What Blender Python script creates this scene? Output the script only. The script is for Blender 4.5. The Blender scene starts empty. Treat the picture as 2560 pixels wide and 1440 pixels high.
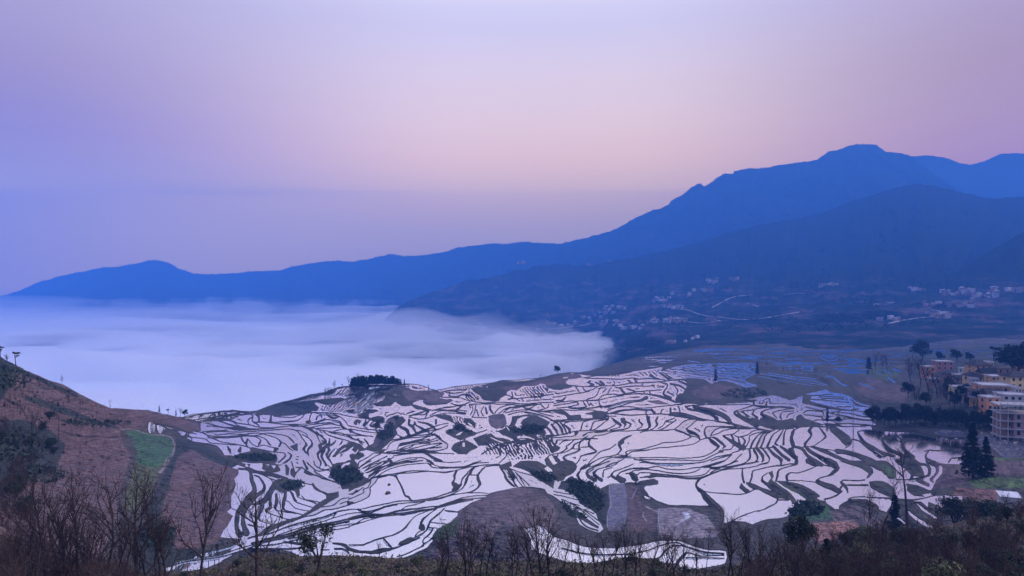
import bpy, math, random
import numpy as np
rad = math.radians
SC = bpy.context.scene
COL = SC.collection
random.seed(7)
RNG = np.random.default_rng(7)

# ------------------------------------------------------------------ camera
FPX = 1707.0                      # focal length in pixels of the 2560 px wide photograph
PITCH = math.atan(22.0 / FPX)
cam_d = bpy.data.cameras.new('camera')
cam_d.sensor_width = 36.0
cam_d.lens = 36.0 * FPX / 2560.0
cam_d.clip_start = 0.5
cam_d.clip_end = 60000.0
cam = bpy.data.objects.new('camera', cam_d)
cam.location = (0, 0, 0)
cam.rotation_euler = (rad(90) - PITCH, 0, 0)
COL.objects.link(cam)
SC.camera = cam

# ------------------------------------------------------------------ sky
SUN_EL, SUN_ROT = rad(28.0), rad(80.0)
world = bpy.data.worlds.new('World')
SC.world = world
world.use_nodes = True
wn, wl = world.node_tree.nodes, world.node_tree.links
wn.clear()
w_out = wn.new('ShaderNodeOutputWorld')
w_bg = wn.new('ShaderNodeBackground')
w_bg.inputs['Strength'].default_value = 1.0
tc = wn.new('ShaderNodeTexCoord')
sep = wn.new('ShaderNodeSeparateXYZ')
wl.new(tc.outputs['Generated'], sep.inputs[0])

def lin(r, g, b):
    f = lambda c: (c / 255 / 12.92) if c / 255 <= 0.04045 else ((c / 255 + 0.055) / 1.055) ** 2.4
    return (f(r), f(g), f(b), 1.0)

def ramp(stops, fac):
    n = wn.new('ShaderNodeValToRGB')
    cr = n.color_ramp
    while len(cr.elements) > 1:
        cr.elements.remove(cr.elements[-1])
    cr.elements[0].position = stops[0][0]
    cr.elements[0].color = stops[0][1]
    for p, c in stops[1:]:
        e = cr.elements.new(p)
        e.color = c
    wl.new(fac, n.inputs[0])
    return n.outputs[0]

# factor: z of the direction, 0..1 (0.5 at the horizon up to 1 at z = 0.5)
mr = wn.new('ShaderNodeMapRange')
mr.inputs['From Min'].default_value = 0.0
mr.inputs['From Max'].default_value = 1.0
wl.new(sep.outputs['Z'], mr.inputs['Value'])
el = mr.outputs[0]
# z of direction for photo row v near the centre column
EL = lambda v: (698 - v) / FPX / math.sqrt(1 + ((698 - v) / FPX) ** 2)
#SKYTABLE
SKY_C = [(0.0, (140, 148, 232)), (EL(600), (158, 160, 236)), (EL(540), (172, 166, 232)), (EL(470), (196, 180, 232)), (EL(400), (216, 192, 232)), (EL(310), (220, 201, 238)),
         (EL(180), (216, 205, 244)), (EL(40), (202, 202, 252)), (EL(-30), (226, 220, 255)), (0.45, (1.7, 1.5, 1.5, 1)), (0.60, (1.2, 1.1, 1.25, 1)), (0.78, (.75, .80, 1.15, 1)), (1.0, (.66, .76, 1.12, 1))]
SKY_L = [(0.0, (140, 148, 224)), (EL(600), (146, 152, 224)), (EL(480), (144, 150, 220)), (EL(380), (142, 140, 210)), (EL(250), (156, 148, 214)),
         (EL(80), (168, 163, 220)), (EL(-200), (188, 184, 236)), (0.7, (.80, .84, 1.18, 1)), (1.0, (.66, .76, 1.12, 1))]
SKY_R = [(0.0, (150, 140, 214)), (EL(480), (160, 146, 212)), (EL(380), (168, 152, 212)), (EL(200), (168, 154, 212)),
         (EL(60), (176, 166, 222)), (EL(-200), (190, 184, 236)), (0.7, (.80, .84, 1.18, 1)), (1.0, (.66, .76, 1.12, 1))]
HAZE_COL = (0.085, 0.295, 0.82)
HAZE_DEN = 2.4e-4
# the sky is seen through kilometres of blue air: the colour above that air is what, once dimmed by the
# air and with the air's own scattered light added, gives the colour seen from the lookout
AIR_LIGHT = np.array([0.060, 0.178, 0.84])
def above(stops, side=1.0):
    out = []
    seen = [(p, rgb) for p, rgb in stops if len(rgb) == 3]
    ps = np.array([p for p, _ in seen]); cs = np.array([c for _, c in seen], float)
    z0 = 1560.0 / (12000.0 * side)
    grid = np.array(sorted(list(np.linspace(0, ps[-1], 17)) + [z0 - 0.02, z0 - 0.008, z0, z0 + 0.008, z0 + 0.02, z0 + 0.04, 0.02]))
    cols = np.stack([np.interp(np.linspace(0, ps[-1], 221), ps, cs[:, k]) for k in range(3)], -1)
    ker = np.hanning(31); ker /= ker.sum()
    cols = np.stack([np.convolve(np.pad(cols[:, k], 15, mode='edge'), ker, 'valid') for k in range(3)], -1)
    fine = [(float(g), tuple(cols[int(round(g / ps[-1] * 220))])) for g in grid]
    for p, rgb in fine + [t for t in stops if len(t[1]) == 4]:
        if len(rgb) == 4:
            out.append((p, rgb)); continue
        z = max(p, 0.004)
        path = min(1560.0 / z, 12000.0 / math.sqrt(max(1e-3, 1 - z * z)) * side)
        T = math.exp(-HAZE_DEN * path)
        L = (np.array(lin(*rgb)[:3]) - AIR_LIGHT * (1 - T)) / T
        L = np.clip(L, 0.05, 9.5)
        out.append((p, (*L, 1.0)))
    return out
mk = above
rc, rl, rr = ramp(mk(SKY_C), el), ramp(mk(SKY_L, 1.2), el), ramp(mk(SKY_R, 1.2), el)
def mixc(a, b, f):
    m = wn.new('ShaderNodeMix'); m.data_type = 'RGBA'
    wl.new(f, m.inputs['Factor']); wl.new(a, m.inputs[6]); wl.new(b, m.inputs[7])
    return m.outputs[2]
def smooth(lo, hi, v):
    m = wn.new('ShaderNodeMapRange'); m.interpolation_type = 'SMOOTHSTEP'
    m.inputs['From Min'].default_value = lo; m.inputs['From Max'].default_value = hi
    wl.new(v, m.inputs['Value']); return m.outputs[0]
fl = smooth(-0.05, -0.62, sep.outputs['X'])
fr = smooth(0.14, 0.62, sep.outputs['X'])
# away from the camera's half of the sky everything is a plain pale lavender
back = smooth(0.1, -0.6, sep.outputs['Y'])
colr = mixc(mixc(rc, rl, fl), rr, fr)
low = wn.new('ShaderNodeRGB'); low.outputs[0].default_value = (.16, .19, .34, 1)
colr = mixc(colr, low.outputs[0], smooth(-0.005, -0.05, sep.outputs['Z']))
# a little of the physical sky under the dusk colours
sky = wn.new('ShaderNodeTexSky')
sky.sky_type = 'NISHITA'
sky.sun_disc = False
sky.sun_elevation = SUN_EL
sky.sun_rotation = SUN_ROT
sky_s = wn.new('ShaderNodeMix'); sky_s.data_type = 'RGBA'; sky_s.blend_type = 'MULTIPLY'
sky_s.inputs['Factor'].default_value = 1.0
sky_s.inputs[7].default_value = (0.004, 0.004, 0.005, 1)
wl.new(sky.outputs[0], sky_s.inputs[6])
plain = wn.new('ShaderNodeRGB'); plain.outputs[0].default_value = (.50, .58, 1.0, 1)
colr = mixc(colr, plain.outputs[0], back)
add = wn.new('ShaderNodeMix'); add.data_type = 'RGBA'; add.blend_type = 'ADD'; add.inputs['Factor'].default_value = 1.0
wl.new(colr, add.inputs[6]); wl.new(sky_s.outputs[2], add.inputs[7])
wl.new(add.outputs[2], w_bg.inputs['Color'])
wl.new(w_bg.outputs[0], w_out.inputs['Surface'])

sun_d = bpy.data.lights.new('sun', 'SUN')
sun_d.energy = 4.0
sun_d.angle = rad(20)
sun_d.color = (1.0, 0.86, 0.86)
sun = bpy.data.objects.new('sun', sun_d)
sun.rotation_euler = (rad(62), 0, rad(80))
COL.objects.link(sun)

SC.view_settings.view_transform = 'Standard'
SC.view_settings.look = 'None'
SC.view_settings.exposure = 0.0
SC.view_settings.gamma = 1.0
SC.view_settings.use_curve_mapping = False
SC.render.engine = 'CYCLES'
cy = SC.cycles
cy.use_denoising = True
cy.max_bounces = 28
cy.diffuse_bounces = 2
cy.glossy_bounces = 3
cy.transmission_bounces = 2
cy.volume_bounces = 24
cy.transparent_max_bounces = 8
cy.use_adaptive_sampling = True
cy.adaptive_threshold = 0.01

# ------------------------------------------------------------------ pixel -> ray helpers
CP, SP = math.cos(PITCH), math.sin(PITCH)
def ray(u, v):
    """direction with y = 1 for photo pixel (u, v) of the 2560 x 1440 picture"""
    x = (np.asarray(u, float) - 1280) / FPX
    yc = -(np.asarray(v, float) - 720) / FPX
    dy = CP + yc * SP
    dz = -SP + yc * CP
    return x / dy, dz / dy
def at(u, v, d):
    x, z = ray(u, v)
    return (float(x) * d, d, float(z) * d)

# ------------------------------------------------------------------ noise
def vnoise(x, y, seed=0):
    xi = np.floor(x).astype(np.int64); yi = np.floor(y).astype(np.int64)
    fx = x - xi; fy = y - yi
    fx = fx * fx * (3 - 2 * fx); fy = fy * fy * (3 - 2 * fy)
    def h(a, b):
        n = (a * 374761393 + b * 668265263 + seed * 974711) & 0x7fffffff
        n = ((n ^ (n >> 13)) * 1274126177) & 0x7fffffff
        n = n ^ (n >> 16)
        return (n & 0xffff) / 65535.0 * 2 - 1
    a = h(xi, yi) * (1 - fx) + h(xi + 1, yi) * fx
    b = h(xi, yi + 1) * (1 - fx) + h(xi + 1, yi + 1) * fx
    return a * (1 - fy) + b * fy
def fbm(x, y, seed=0, octaves=4, gain=0.5):
    s = 0; a = 1; t = 0
    for o in range(octaves):
        s = s + a * vnoise(x * 2 ** o, y * 2 ** o, seed + o * 17); t += a; a *= gain
    return s / t

# ------------------------------------------------------------------ tags, meshes, materials
def tag(o, label=None, cat=None, group=None, kind=None):
    if label: o['label'] = label
    if cat: o['category'] = cat
    if group: o['group'] = group
    if kind: o['kind'] = kind
    return o
def mesh_np(name, verts, faces, k):
    """verts (n,3), faces (m,k) arrays -> mesh"""
    me = bpy.data.meshes.new(name)
    verts = np.ascontiguousarray(verts, dtype=np.float32); faces = np.ascontiguousarray(faces, dtype=np.int32)
    me.vertices.add(len(verts)); me.vertices.foreach_set('co', verts.ravel())
    me.loops.add(faces.size); me.loops.foreach_set('vertex_index', faces.ravel())
    me.polygons.add(len(faces))
    me.polygons.foreach_set('loop_start', np.arange(0, faces.size, k, dtype=np.int32))
    me.polygons.foreach_set('loop_total', np.full(len(faces), k, dtype=np.int32))
    me.update(calc_edges=True)
    return me
def link(name, me, mat=None, parent=None):
    o = bpy.data.objects.new(name, me)
    if mat: me.materials.append(mat)
    COL.objects.link(o)
    if parent is not None: o.parent = parent
    return o
def mat_new(name):
    m = bpy.data.materials.new(name); m.use_nodes = True
    nt = m.node_tree; nt.nodes.clear()
    out = nt.nodes.new('ShaderNodeOutputMaterial')
    b = nt.nodes.new('ShaderNodeBsdfPrincipled')
    nt.links.new(b.outputs[0], out.inputs['Surface'])
    return m, nt, b, out
def noise_mat(name, c1, c2, scale=1.0, rough=0.9, bump=0.0, detail=6, coord='Object', stretch=(1, 1, 1), lo=0.35, hi=0.65, spec=0.3):
    m, nt, b, out = mat_new(name)
    t = nt.nodes.new('ShaderNodeTexCoord'); mp = nt.nodes.new('ShaderNodeMapping'); mp.inputs['Scale'].default_value = stretch
    nt.links.new(t.outputs[coord], mp.inputs[0])
    n = nt.nodes.new('ShaderNodeTexNoise'); n.inputs['Scale'].default_value = scale; n.inputs['Detail'].default_value = detail
    nt.links.new(mp.outputs[0], n.inputs['Vector'])
    r = nt.nodes.new('ShaderNodeValToRGB')
    r.color_ramp.elements[0].position = lo; r.color_ramp.elements[0].color = (*c1, 1)
    r.color_ramp.elements[1].position = hi; r.color_ramp.elements[1].color = (*c2, 1)
    nt.links.new(n.outputs[0], r.inputs[0]); nt.links.new(r.outputs[0], b.inputs['Base Color'])
    b.inputs['Roughness'].default_value = rough
    b.inputs['Specular IOR Level'].default_value = spec
    if bump:
        bp = nt.nodes.new('ShaderNodeBump'); bp.inputs['Strength'].default_value = bump
        nt.links.new(n.outputs[0], bp.inputs['Height']); nt.links.new(bp.outputs[0], b.inputs['Normal'])
    return m
TRACE = """
T 0 0 1
W 456,1045 480,1036 520,1032 560,1027 585,1026 622,1030 660,1036 700,1034 712,1022 703,1009 730,1005 745,1000 775,992 800,989 835,982 845,972 865,968 890,967 917,968 921,960 950,958 1000,960 1030,960 1052,963 1075,972 1090,976 1112,972 1128,968 1150,965 1180,962 1200,960 1232,956 1255,951 1290,951 1315,948 1345,947 1367,942 1384,938 1420,933 1450,936 1510,938 1560,932 1600,926 1650,919 1700,916 1780,910 1900,906 2000,930 2050,955 2130,975 2160,1000 2178,1022 2183,1050 2195,1068 2260,1078 2310,1086 2370,1096 2411,1095 2420,1110 2425,1163 2350,1158 2330,1160 616,1160 606,1158 562,1140 555,1127 544,1115 520,1108 485,1104 466,1095 478,1092 467,1083 495,1086 480,1080 502,1077 502,1062 495,1054 480,1050
T 360 1152 2
W 8,141 12,138 28,133 44,126 60,123 68,118 90,112 110,107 122,98 96,95 104,82 111,69 104,64 109,60 109,45 115,30 113,22 118,17 118,11 110,9 116,5 125,8 128,3 131,8 135,0 256,0 256,119 245,118 225,118 195,119 183,113 160,111 140,110 130,110 120,113 110,118 100,123 96,126 80,133 68,136 40,139 25,141 15,143 8,142
V 142,92 155,82 175,75 195,69 207,62 214,55 222,50 228,47 227,41 240,39 249,36 256,33 256,38 240,47 222,58 208,66 190,74 165,85 145,95
V 160,27 166,23 180,22 195,26 196,30 194,35 195,43 192,46 190,42 188,38 180,36 170,40 165,36 160,40 158,44 163,31
V 147,9 150,2 152,8 156,5 158,11 163,9 165,6 168,8 168,14 160,15 152,13
V 178,6 182,9 181,18 177,17 177,8
V 184,9 188,11 190,14 195,8 200,7 192,14 188,22 184,18 183,14
V 232,16 235,5 240,3 256,3 256,33 248,35 244,31 240,26 236,21 232,18
L 3 130,9 140,13 152,15 165,18 178,22
L 5 118,10/2 130,11/3 134,17/4 135,25/5 138,33/5 137,40/6 130,46/6 124,55/5 118,63/5 116,72/6 116,85/5 120,92/8
L 2 138,18/1.2 144,20/2 150,30/3 149,37/4 140,44/5 133,52/6 126,60/6 124,68/5 124,78/5 128,90/8
L 8 163,30/6 156,42/7 150,50/7 136,55/1.5
L 1 134,14 145,16 155,21 163,24
L 1 150,17 158,23 162,27
L 6 148,53/5 147,60/5 144,66/4 143,72/3 148,76/1.2 158,79/1 165,81/1
L 4 159,42/2 158,50/3 158,58/4 153,62/4 153,65/1.5 160,67/1 175,72/1 185,74/1
L 4 165,42/3 166,50/4 164,58/3.5 165,62/1.2 180,64/1 190,66/1
L 4 177,38/3 176,46/4 174,55/4 175,61/2 182,63/1 197,67/1
L 1.2 172,41 177,37 181,38
L 3 183,38/2 186,43/3 189,50/3 191,52/1 203,56/1 211,58/1
L 1.2 178,50 182,52 187,58 195,61 207,63
L 1.2 192,45 196,47 202,49 215,53
L 1.2 197,44 201,48 210,50 220,52
L 1 130,79 140,82 150,83
L 1 196,27 203,29 211,30
L 2.5 211,29/2 215,35/3 222,39/2 227,41/3
L 3 202,14/4 208,17/3 214,18/1 224,22/1 240,27/1
L 1 213,13 222,19 232,24 241,27
L 1 190,8 198,9 204,13 212,17
L 1.5 204,2 210,8 218,13 233,10
L 1.5 199,0/2 204,10/3
L 1 212,0 214,6 221,10 234,13
L 1 226,0 228,4 234,9
L 1 256,46 246,48 237,55 222,58
L .8 256,50 245,54
L 1.5 256,55 240,60 225,62 212,68 200,70 185,76
L 1.8 256,61 241,64 225,70 205,75 190,79 175,84 160,90 140,94 130,97
L 1.2 241,64 236,71
L 1.2 256,66 245,69 232,73 220,77 205,81 185,87 165,94
L 2 256,73 240,76 220,80 200,85 175,93 150,98
L 2.5 256,76 240,79 215,84 190,92 165,98 150,100 135,103
L 1 256,80 240,82 225,86 205,93 180,97
L 1 256,83 245,85 225,89
L 1.5 205,93 185,100 160,105 140,106 125,112 110,117
L 3 175,101/2 190,103/3 205,105/3 215,107/2
L 2.5 134,110/2 150,110/2.5 180,110/2 200,108/2
L 1.5 28,133 48,127 68,124 90,121 110,116 130,110
L 1 60,125 70,121 90,119 115,111 140,104 160,100
L 1 42,136 48,129
L 3 236,103/2 246,104/3 252,106/4 256,110/4
L 2 238,110 248,110 254,113 256,115
T 872 1152 2
W 0,0 256,0 256,44 248,40 245,35 235,33 220,32 205,34 195,36 185,38 175,41 170,46 153,52 144,58 136,63 136,68 128,76 118,81 110,85 104,95 105,100 98,108 85,114 72,120 60,122 40,121 20,118 0,117
V 0,2 10,8 17,17 22,22 24,26 20,30 12,33 0,38
V 190,5 203,0 204,7 198,8 196,12 206,22 203,22 195,12 188,8
V 206,6 215,0 235,0 245,5 256,14 256,35 248,30 240,25 228,16 215,10 205,8
V 128,30 131,26 136,28 136,32 130,37 130,33
V 61,105 64,101 72,97 78,95 83,97 75,102 66,105
V 87,82 89,79 94,79 96,84 94,88 90,86 87,85
L 1 10,7 14,0
L 1 13,9 20,4 28,0
L 1 17,10 27,4 38,0
L 1 20,13 30,5 46,0
L 1 22,15 35,8 50,1
L 1 24,15 40,8 58,2
L 1 25,19 33,13 47,6 56,5
L 1.2 24,22 32,16 42,11 50,7 65,2 90,0
L 1.2 27,22 36,19 45,13 58,8 80,4 98,3 102,5/2
L 2 98,0/2 104,3/2.5 102,5/1.5 104,8/1 115,9/1 130,9/1 145,8/1 160,3/1 175,2/1
L 1 104,3 112,7 130,8 145,7 155,3 165,0
L 1 106,0 125,2 140,1
L 1.3 27,23 38,19 58,16 75,13 95,12.5 115,14 130,13 150,8 175,5 188,4
L 1.3 38,20 50,18 58,19 62,16 80,15 100,13 120,15 135,12
L 2 59,20/2 65,31/2 71,44/2.2 75,45/2.5 78,50/2
L 1 27,23 28,24 24,33 18,36 19,39 10,44 0,48
L 1.3 48,19 36,22 33,27 26,34 27,38 25,44 15,50 0,55
L 1 0,42 10,39 18,33
L 2 4,42 10,37
L 3 0,53/4 5,52/2
L 1 0,38 8,34 12,33
L 1.8 0,61/1 18,60/1.2 30,57/1.5 45,54/1.5 60,51/1.5 70,50/1.5 80,50/1.5 95,48/1.5 110,45/1.5 125,40/1.8 133,37/2.5 139,32/2.5 141,25/1.5 143,21/2 148,16/1.5 152,11/1.2 158,8/1 170,5/1 188,5/1
L 3 130,36 134,33 140,30
L 1.5 135,12/2 132,19/3 133,22/2 129,28/2
L 1 12,60 18,63 30,62 45,57 60,54 80,52 95,50 110,47 125,43 140,36 145,30/2 147,24/3.5 149,19/2 152,16/3 154,12/2 158,8/1
L 1 153,18 162,17.5
L 1.8 190,6/1.5 180,6/1 170,8/1.5 165,13/2 161,19/3 162,24/4 164,29/3.5 161,34/2 152,39/1.8 140,41/1.3 128,43/1.3 115,47/1.2 100,50/1.2
L 1.3 150,40 165,40 174,41
L 2.2 188,5/2 191,11/2 195,17/2.5 197,23/3 203,29/3 207,32/2
L 3 198,8/3.5 202,14/5 206,20/4 206,26/2 210,32/2
L 1 203,11 210,22 217,32
L 1 208,14 214,21 220,31
L 1 210,16 219,24 226,31
L 1.2 200,9 213,14 228,18 240,24 256,30
L 1 0,66 12,65 25,65
L 1.5 12,62 26,65 45,58 60,55
L 3.5 0,72/2 12,69/3 25,67/3 45,67/2 60,63/2.5 75,61/2 90,59/1.5 105,57/1.5 115,57/2 122,54/2 135,50/2 150,48/2 170,46/1
L 1 66,61 72,57 82,55 95,51
L 2 0,74/2 20,70/1.5 40,68/1.5 60,66/1.5 80,63/1.5 95,61/1.5 110,59/1.3 125,55/2 140,51/2.5 155,49/1
L 1 108,58 125,52 140,47 155,44 175,43
L 1.2 0,79 10,78 20,72 40,70
L 1.3 0,82 20,76 40,70 60,68 80,65 95,62 108,59
L 1.8 0,105/1.2 16,105/1.5 18,105/1.8 30,100/1.8 43,96/1.8 55,93/1.8 65,88/1.8 72,82/2.2 76,77/1.5 82,70/1.2 95,64/1.2 108,60/1.2
L 2 43,97/1.5 48,102/2 54,109/2
L 3 110,60/1 100,67/1.5 93,73/2.5 90,79/3
L 2 120,59/1.2 112,67/2 103,74/2 99,83/2.5 97,87/1.5 90,92/1.5 82,96/1.2
L 1 102,77 112,78 123,79
L 1 100,83 110,84
L 1.2 83,94 88,88 92,87
L 1.8 105,85/2 101,92/2 94,97/1.5 92,101/1.5 94,104/2 91,107/1.5
L 1.3 120,62 128,63 136,64
L 3.5 0,109/3 6,112/3.5 20,114/3 35,114/3.5 50,111/3 60,108/1.8 75,102/1.8 88,96/2
L 2 30,113 42,110 53,110
L 1.2 94,106 85,110 72,116 60,120
L 1 106,95 100,100 94,104
T 1384 1152 2
W 0,0 256,0 256,76 240,76 222,75 213,78 211,62 193,56 180,56 165,55 145,55 130,50 120,44 113,34 116,28 106,27 92,27 82,29 72,28 57,35 50,30 40,27 31,24 22,19 14,25 8,25 0,20
W 0,34 12,36 24,42 30,47 33,54 45,60 53,66 56,75 60,81 62,85 57,90 45,86 32,79 28,71 24,64 20,58 10,51 0,44
W 0,95 15,99 40,108 80,109 110,105 130,101 155,100 175,107 195,112 215,113 214,128 190,133 160,137 157,128 140,128 130,124 115,122 90,120 70,124 50,128 30,129 0,121 -28,110 -28,98 -34,86 -27,82 -19,81 -11,85
W 113,43 121,46 121,48 115,47
V 0,5 10,0 24,0 27,6 29,10 25,15 20,18 15,20 13,24 5,26 0,22
V 105,26 113,24 125,22 131,25 131,29 122,31 116,31 112,34 110,30
V 116,21 122,16 135,16 139,19 130,20 120,22
V 93,15 98,13 104,17 107,24 103,27 98,24 96,19
P 71,29 88,29 92,45 92,64 86,85 68,85 67,70 71,55 69,42
L 1.5 34,12/1.5 30,18/3 33,23/2 42,28/1 57,34/1
L 1 33,11 38,9 48,2 52,0
L 1 40,4 33,10
L 4 70,0/1 57,5/1 45,10/1.5 41,15/3 44,20/4 52,24/4
L 4 82,0/1.5 79,4/1.2 65,8/1.2 54,11/1.5 50,15/3 54,20/4 60,24/4
L 2 73,8/1 63,12/1.5 62,20/2
L 1.5 100,4/1 85,10/1.2 76,13/1.5 73,17/1.5 68,21/1.5
L 1.3 118,9 130,7 140,10 160,11 175,9 190,7 205,3 213,0
L 1.5 75,14/1.5 72,18/2.5 80,23/3.5 88,28/3
L 5 80,19/3 88,24/5
L 1.8 80,19/1.5 84,14/1.5 95,10/1.5 105,9/1.5 118,9/1.5 125,7/1.5
L 1.2 90,16 98,14 102,12 120,11 140,14 160,16 175,14 183,10
L 1.2 104,18 108,15 120,15 140,17 160,19 180,19 190,16 195,11 200,8
L 2.5 108,21/1.5 125,19/2 150,20/2 170,22/2.5 185,21/2.5 200,15/2 215,10/2 235,5/1.5 256,1/1.5
L 1.2 190,8 205,8 215,6 230,0
L 1 196,15 203,11 208,10
L 2 183,8/1 200,4/2 213,0/1.5
L 1.2 256,6 240,9 225,10 210,12 200,15
L 3 183,22/3 178,29/2.5 179,33/3 186,39/5 190,45/8 200,55/9 208,62/8 210,72/7
L 1.8 188,38/1.2 200,40/1.2 215,41/1.5 232,42/1.5 243,40/1.5 250,36/1.2 256,35/1.2
L 2.5 236,9/1.5 236,18/2.5 238,27/2.5
L 2 256,11/1 249,13/1.5 248,20/2 245,28/2
L 6 235,29/2 235,33/5 242,38/5
L 6 242,28/3 250,32/6 256,34/5
L 2 224,75/1.5 235,69/1.5 256,62/1.2
L 1.2 0,38 10,40 22,42
L 1.2 0,42 15,45 30,49
L 1.2 10,48 22,53 32,56
L 1 20,53 35,60 50,66
L 2.5 26,62/2 34,70/4 45,77/4 55,83/3
L 2 32,72 38,80 45,84 55,87
L 1.2 24,57/1 35,62 45,70 57,80
L 1 38,62 50,70 56,75
L 1.5 10,109 30,114 50,117 75,117 100,116 120,111 140,104 155,102 165,107 185,113 213,116
L 1.8 118,123/1 132,121/2 140,112/2.5 148,107/1.5 158,106/1.5 175,110/1.5 195,115/1.5 213,116/1.5
L 3 155,127/4 162,119/4 168,115/2 185,119/1.5 213,118/1.5
L 1 165,121 190,121 213,122
T 1896 1152 2
W 0,0 218,0 230,6 230,16 222,24 216,37 200,32 198,38 195,43 208,45 205,42 220,40 256,41 256,52 230,58 215,52 190,50 172,48 168,53 160,64 151,61 150,56 135,48 115,48 106,52 101,56 101,60 96,60 88,55 83,51 76,50 60,50 47,56 45,53 44,58 40,62 42,68 30,71 10,73 0,76
V 45,57 60,50 74,47 77,49 84,50 88,57 92,63 95,74 75,76 60,74 50,70 40,68 40,62
V 22,25 30,25 45,27 55,30 70,38 78,44 74,46 72,49 62,52 58,47 50,41 40,37 32,32
V 13,15 18,12 19,20 17,24 23,28 30,33 40,40 48,50 46,54 44,54 40,49 30,47 24,47 16,38 10,31 13,24 16,22
V 140,0 160,0 168,6 172,12 172,22 162,22 160,18 152,12 142,6
V 100,0 130,0 143,10 144,15 138,21 134,23 138,16 128,9 112,4
V 138,26 155,25 170,34 172,48 160,44 148,38 140,33
V 178,0 200,2 208,18 204,20 195,19 188,8
V 185,28 198,30 216,38 195,44 186,38
W 174,70 186,78 184,80 172,72
W 186,62 210,78 240,92 254,98 252,100 230,90 205,80 190,68
W 196,52 208,60 224,72 220,72 205,62
W 202,50 212,52 212,58
W 215,47 224,48 232,58 222,54
W 236,58 256,66 256,70 240,62
L 1.3 0,11/1.3 12,8/1.3 24,6/2 30,6/2 38,4/1.5 48,4/2
L 3 28,0/2 28,5/2
L 2.5 49,0/3 48,4/2 35,8/1.2 25,12/1.8 24,18/3 22,26/2
L 1.2 0,5 12,3 14,0
L 2.2 12,15/1 5,20/1.5 5,25/3 12,30/4
L 5 0,34/4 12,39/5 24,45/5
L 1.8 24,47/2 22,53/1.8 12,58/1.8 6,61/1.5 0,63/1.2
L 1.5 24,49 30,49 35,49 38,49
L 1.5 72,7/1.3 60,12/1.3 50,15/1.2 40,15/1.5 35,19/3 36,24/3
L 3 62,0/6 72,5/4 80,5/1.5 90,7/1.5
L 4 86,0/8 95,5/8 99,9/5 92,16/4 87,19/1.5 76,22/1.3 73,25/3
L 1 38,24.5 55,25 71,26.5
L 7 74,26/5 82,30/6 92,33/7 100,38/5
L 2 104,38/2 98,43/1.5 90,46/1.5 82,48/1.5
L 3 112,40/1 111,35/3 107,30/4 103,27/3 106,24/1 120,24.5/1 133,24/1
L 2.5 104,32 100,38
L 1.5 111,30 125,30 137,30
L 2 112,48/1.5 118,46/1.5 130,45/1.5 145,46/1.5 165,47/2 190,49/2 210,46/1.5 222,43/1.5 256,41/1.5
L 1.2 172,23 185,23.5 195,22 205,20
L 3 173,0/4 185,8/5 193,18/4 190,23/1.5
L 3 200,4/3 211,5/3 214,10/4 213,18/3 206,20/1.5
L 4 212,0/6 222,4/4 224,12/4 220,19/3 216,23/4
L 5 200,24/5 212,30/4
T 360 1008 1.5
V 152,88 160,83 178,80 175,74 190,76 205,79 222,90 219,101 235,103 215,104 200,100 175,100 165,98 155,103 140,100 130,90 135,87 145,87
W 7,33 10,31 14,32 19,37 18,48 9,50 6,44
W 20,36 28,38 36,42 33,51 25,50
W 32,38 40,40 55,45 70,49 68,53 63,54 58,48 45,43
W 6,13 20,14 40,16 70,20 64,22 40,20 20,17
V 243,72 256,66 256,80 250,78
V 202,103 206,100 204,108
L .8 10,15 40,18 65,21
L 1 64,26 85,20 110,17 130,14 150,13 165,14 180,17 195,20
L .8 72,27 85,20
L 1 80,29 95,26 110,24 125,22 145,18 160,15 170,17 178,18
L 1 88,31 105,27 120,26 135,22 150,19 160,16
L 1 92,32 100,31 120,26 140,22 160,19 174,18
L 2 92,24/2 94,21/2 99,20/1
L 2 108,25/2 111,20/1 115,18/1
L 2 118,18/2 120,23/2 112,25/2
L 1.5 126,17 127,20
L 1.5 130,17 130,20
L 2 137,17 134,20
L 2 174,17/2 182,21/2 180,29/2 184,32/3 190,36/2 192,39/2
L 1.5 182,22 175,26 173,30 175,34
L 2 186,19/2 192,23/3 192,30/3 186,33/2
L 1 192,31 215,32 240,30 256,29
L 1 207,32 230,35 256,35
L 3 212,21/2.5 211,27/3 211,30/5
L 3 102,30/2 115,28/2 130,27/4 145,29/3 155,33/2 175,36/2 192,40/1.5 210,41/1
L 2 103,33/2 115,36/2 130,40/2 150,41/2 170,42/2 190,43/2 210,42/2 225,40/2 240,38/1.5 256,37/1
L 1.5 104,38/1.5 120,39/1.5 140,42/2 155,44/3 175,44/3 195,43/2 215,42/1.5
L 1 95,48 115,46 140,45
L 1 104,49 125,47 150,48 180,47 210,45 240,43 256,46
L 1.5 145,28 155,36 170,42
L 2 122,28/2 135,33/2 150,38/3 170,41/3
L 1 80,46 100,50 110,57 125,63
L 1 95,48/1 105,53/1 130,56/1 160,54/1 185,54/1 205,50/1 225,52/1 240,56/2 247,62/3 250,66/2
L 1 117,51 122,53 140,51 165,52 172,53
L 1 110,57/1 130,58/1 150,57/1 165,55/1 185,56/1 195,62/2 192,67/4 190,70/1
L 1 172,51/1 190,50/1 215,56/1 225,61/2 228,65/3 225,72/3
L 1 185,54/1 200,58/1 206,63/2 209,68/3 212,70/1
L 3 162,58/3 164,62/3 168,67/2 172,72/2
L 3 172,60/3 170,67/4
L 1.5 174,61 180,68 190,73
L 1.5 106,57 120,60 127,64 150,68 165,71 180,75
L 1 104,61 110,66 130,68 155,70
L 1.2 70,56 90,58 105,60
L 1 78,56 80,61
L 1 190,72/1 200,70/1 215,74/1 222,76/4 218,79/5
L 3 140,72/2 142,77/5 145,84/1
L 3 161,74/3 159,79/6
L 1.5 228,66 235,67 240,73 248,79
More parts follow.
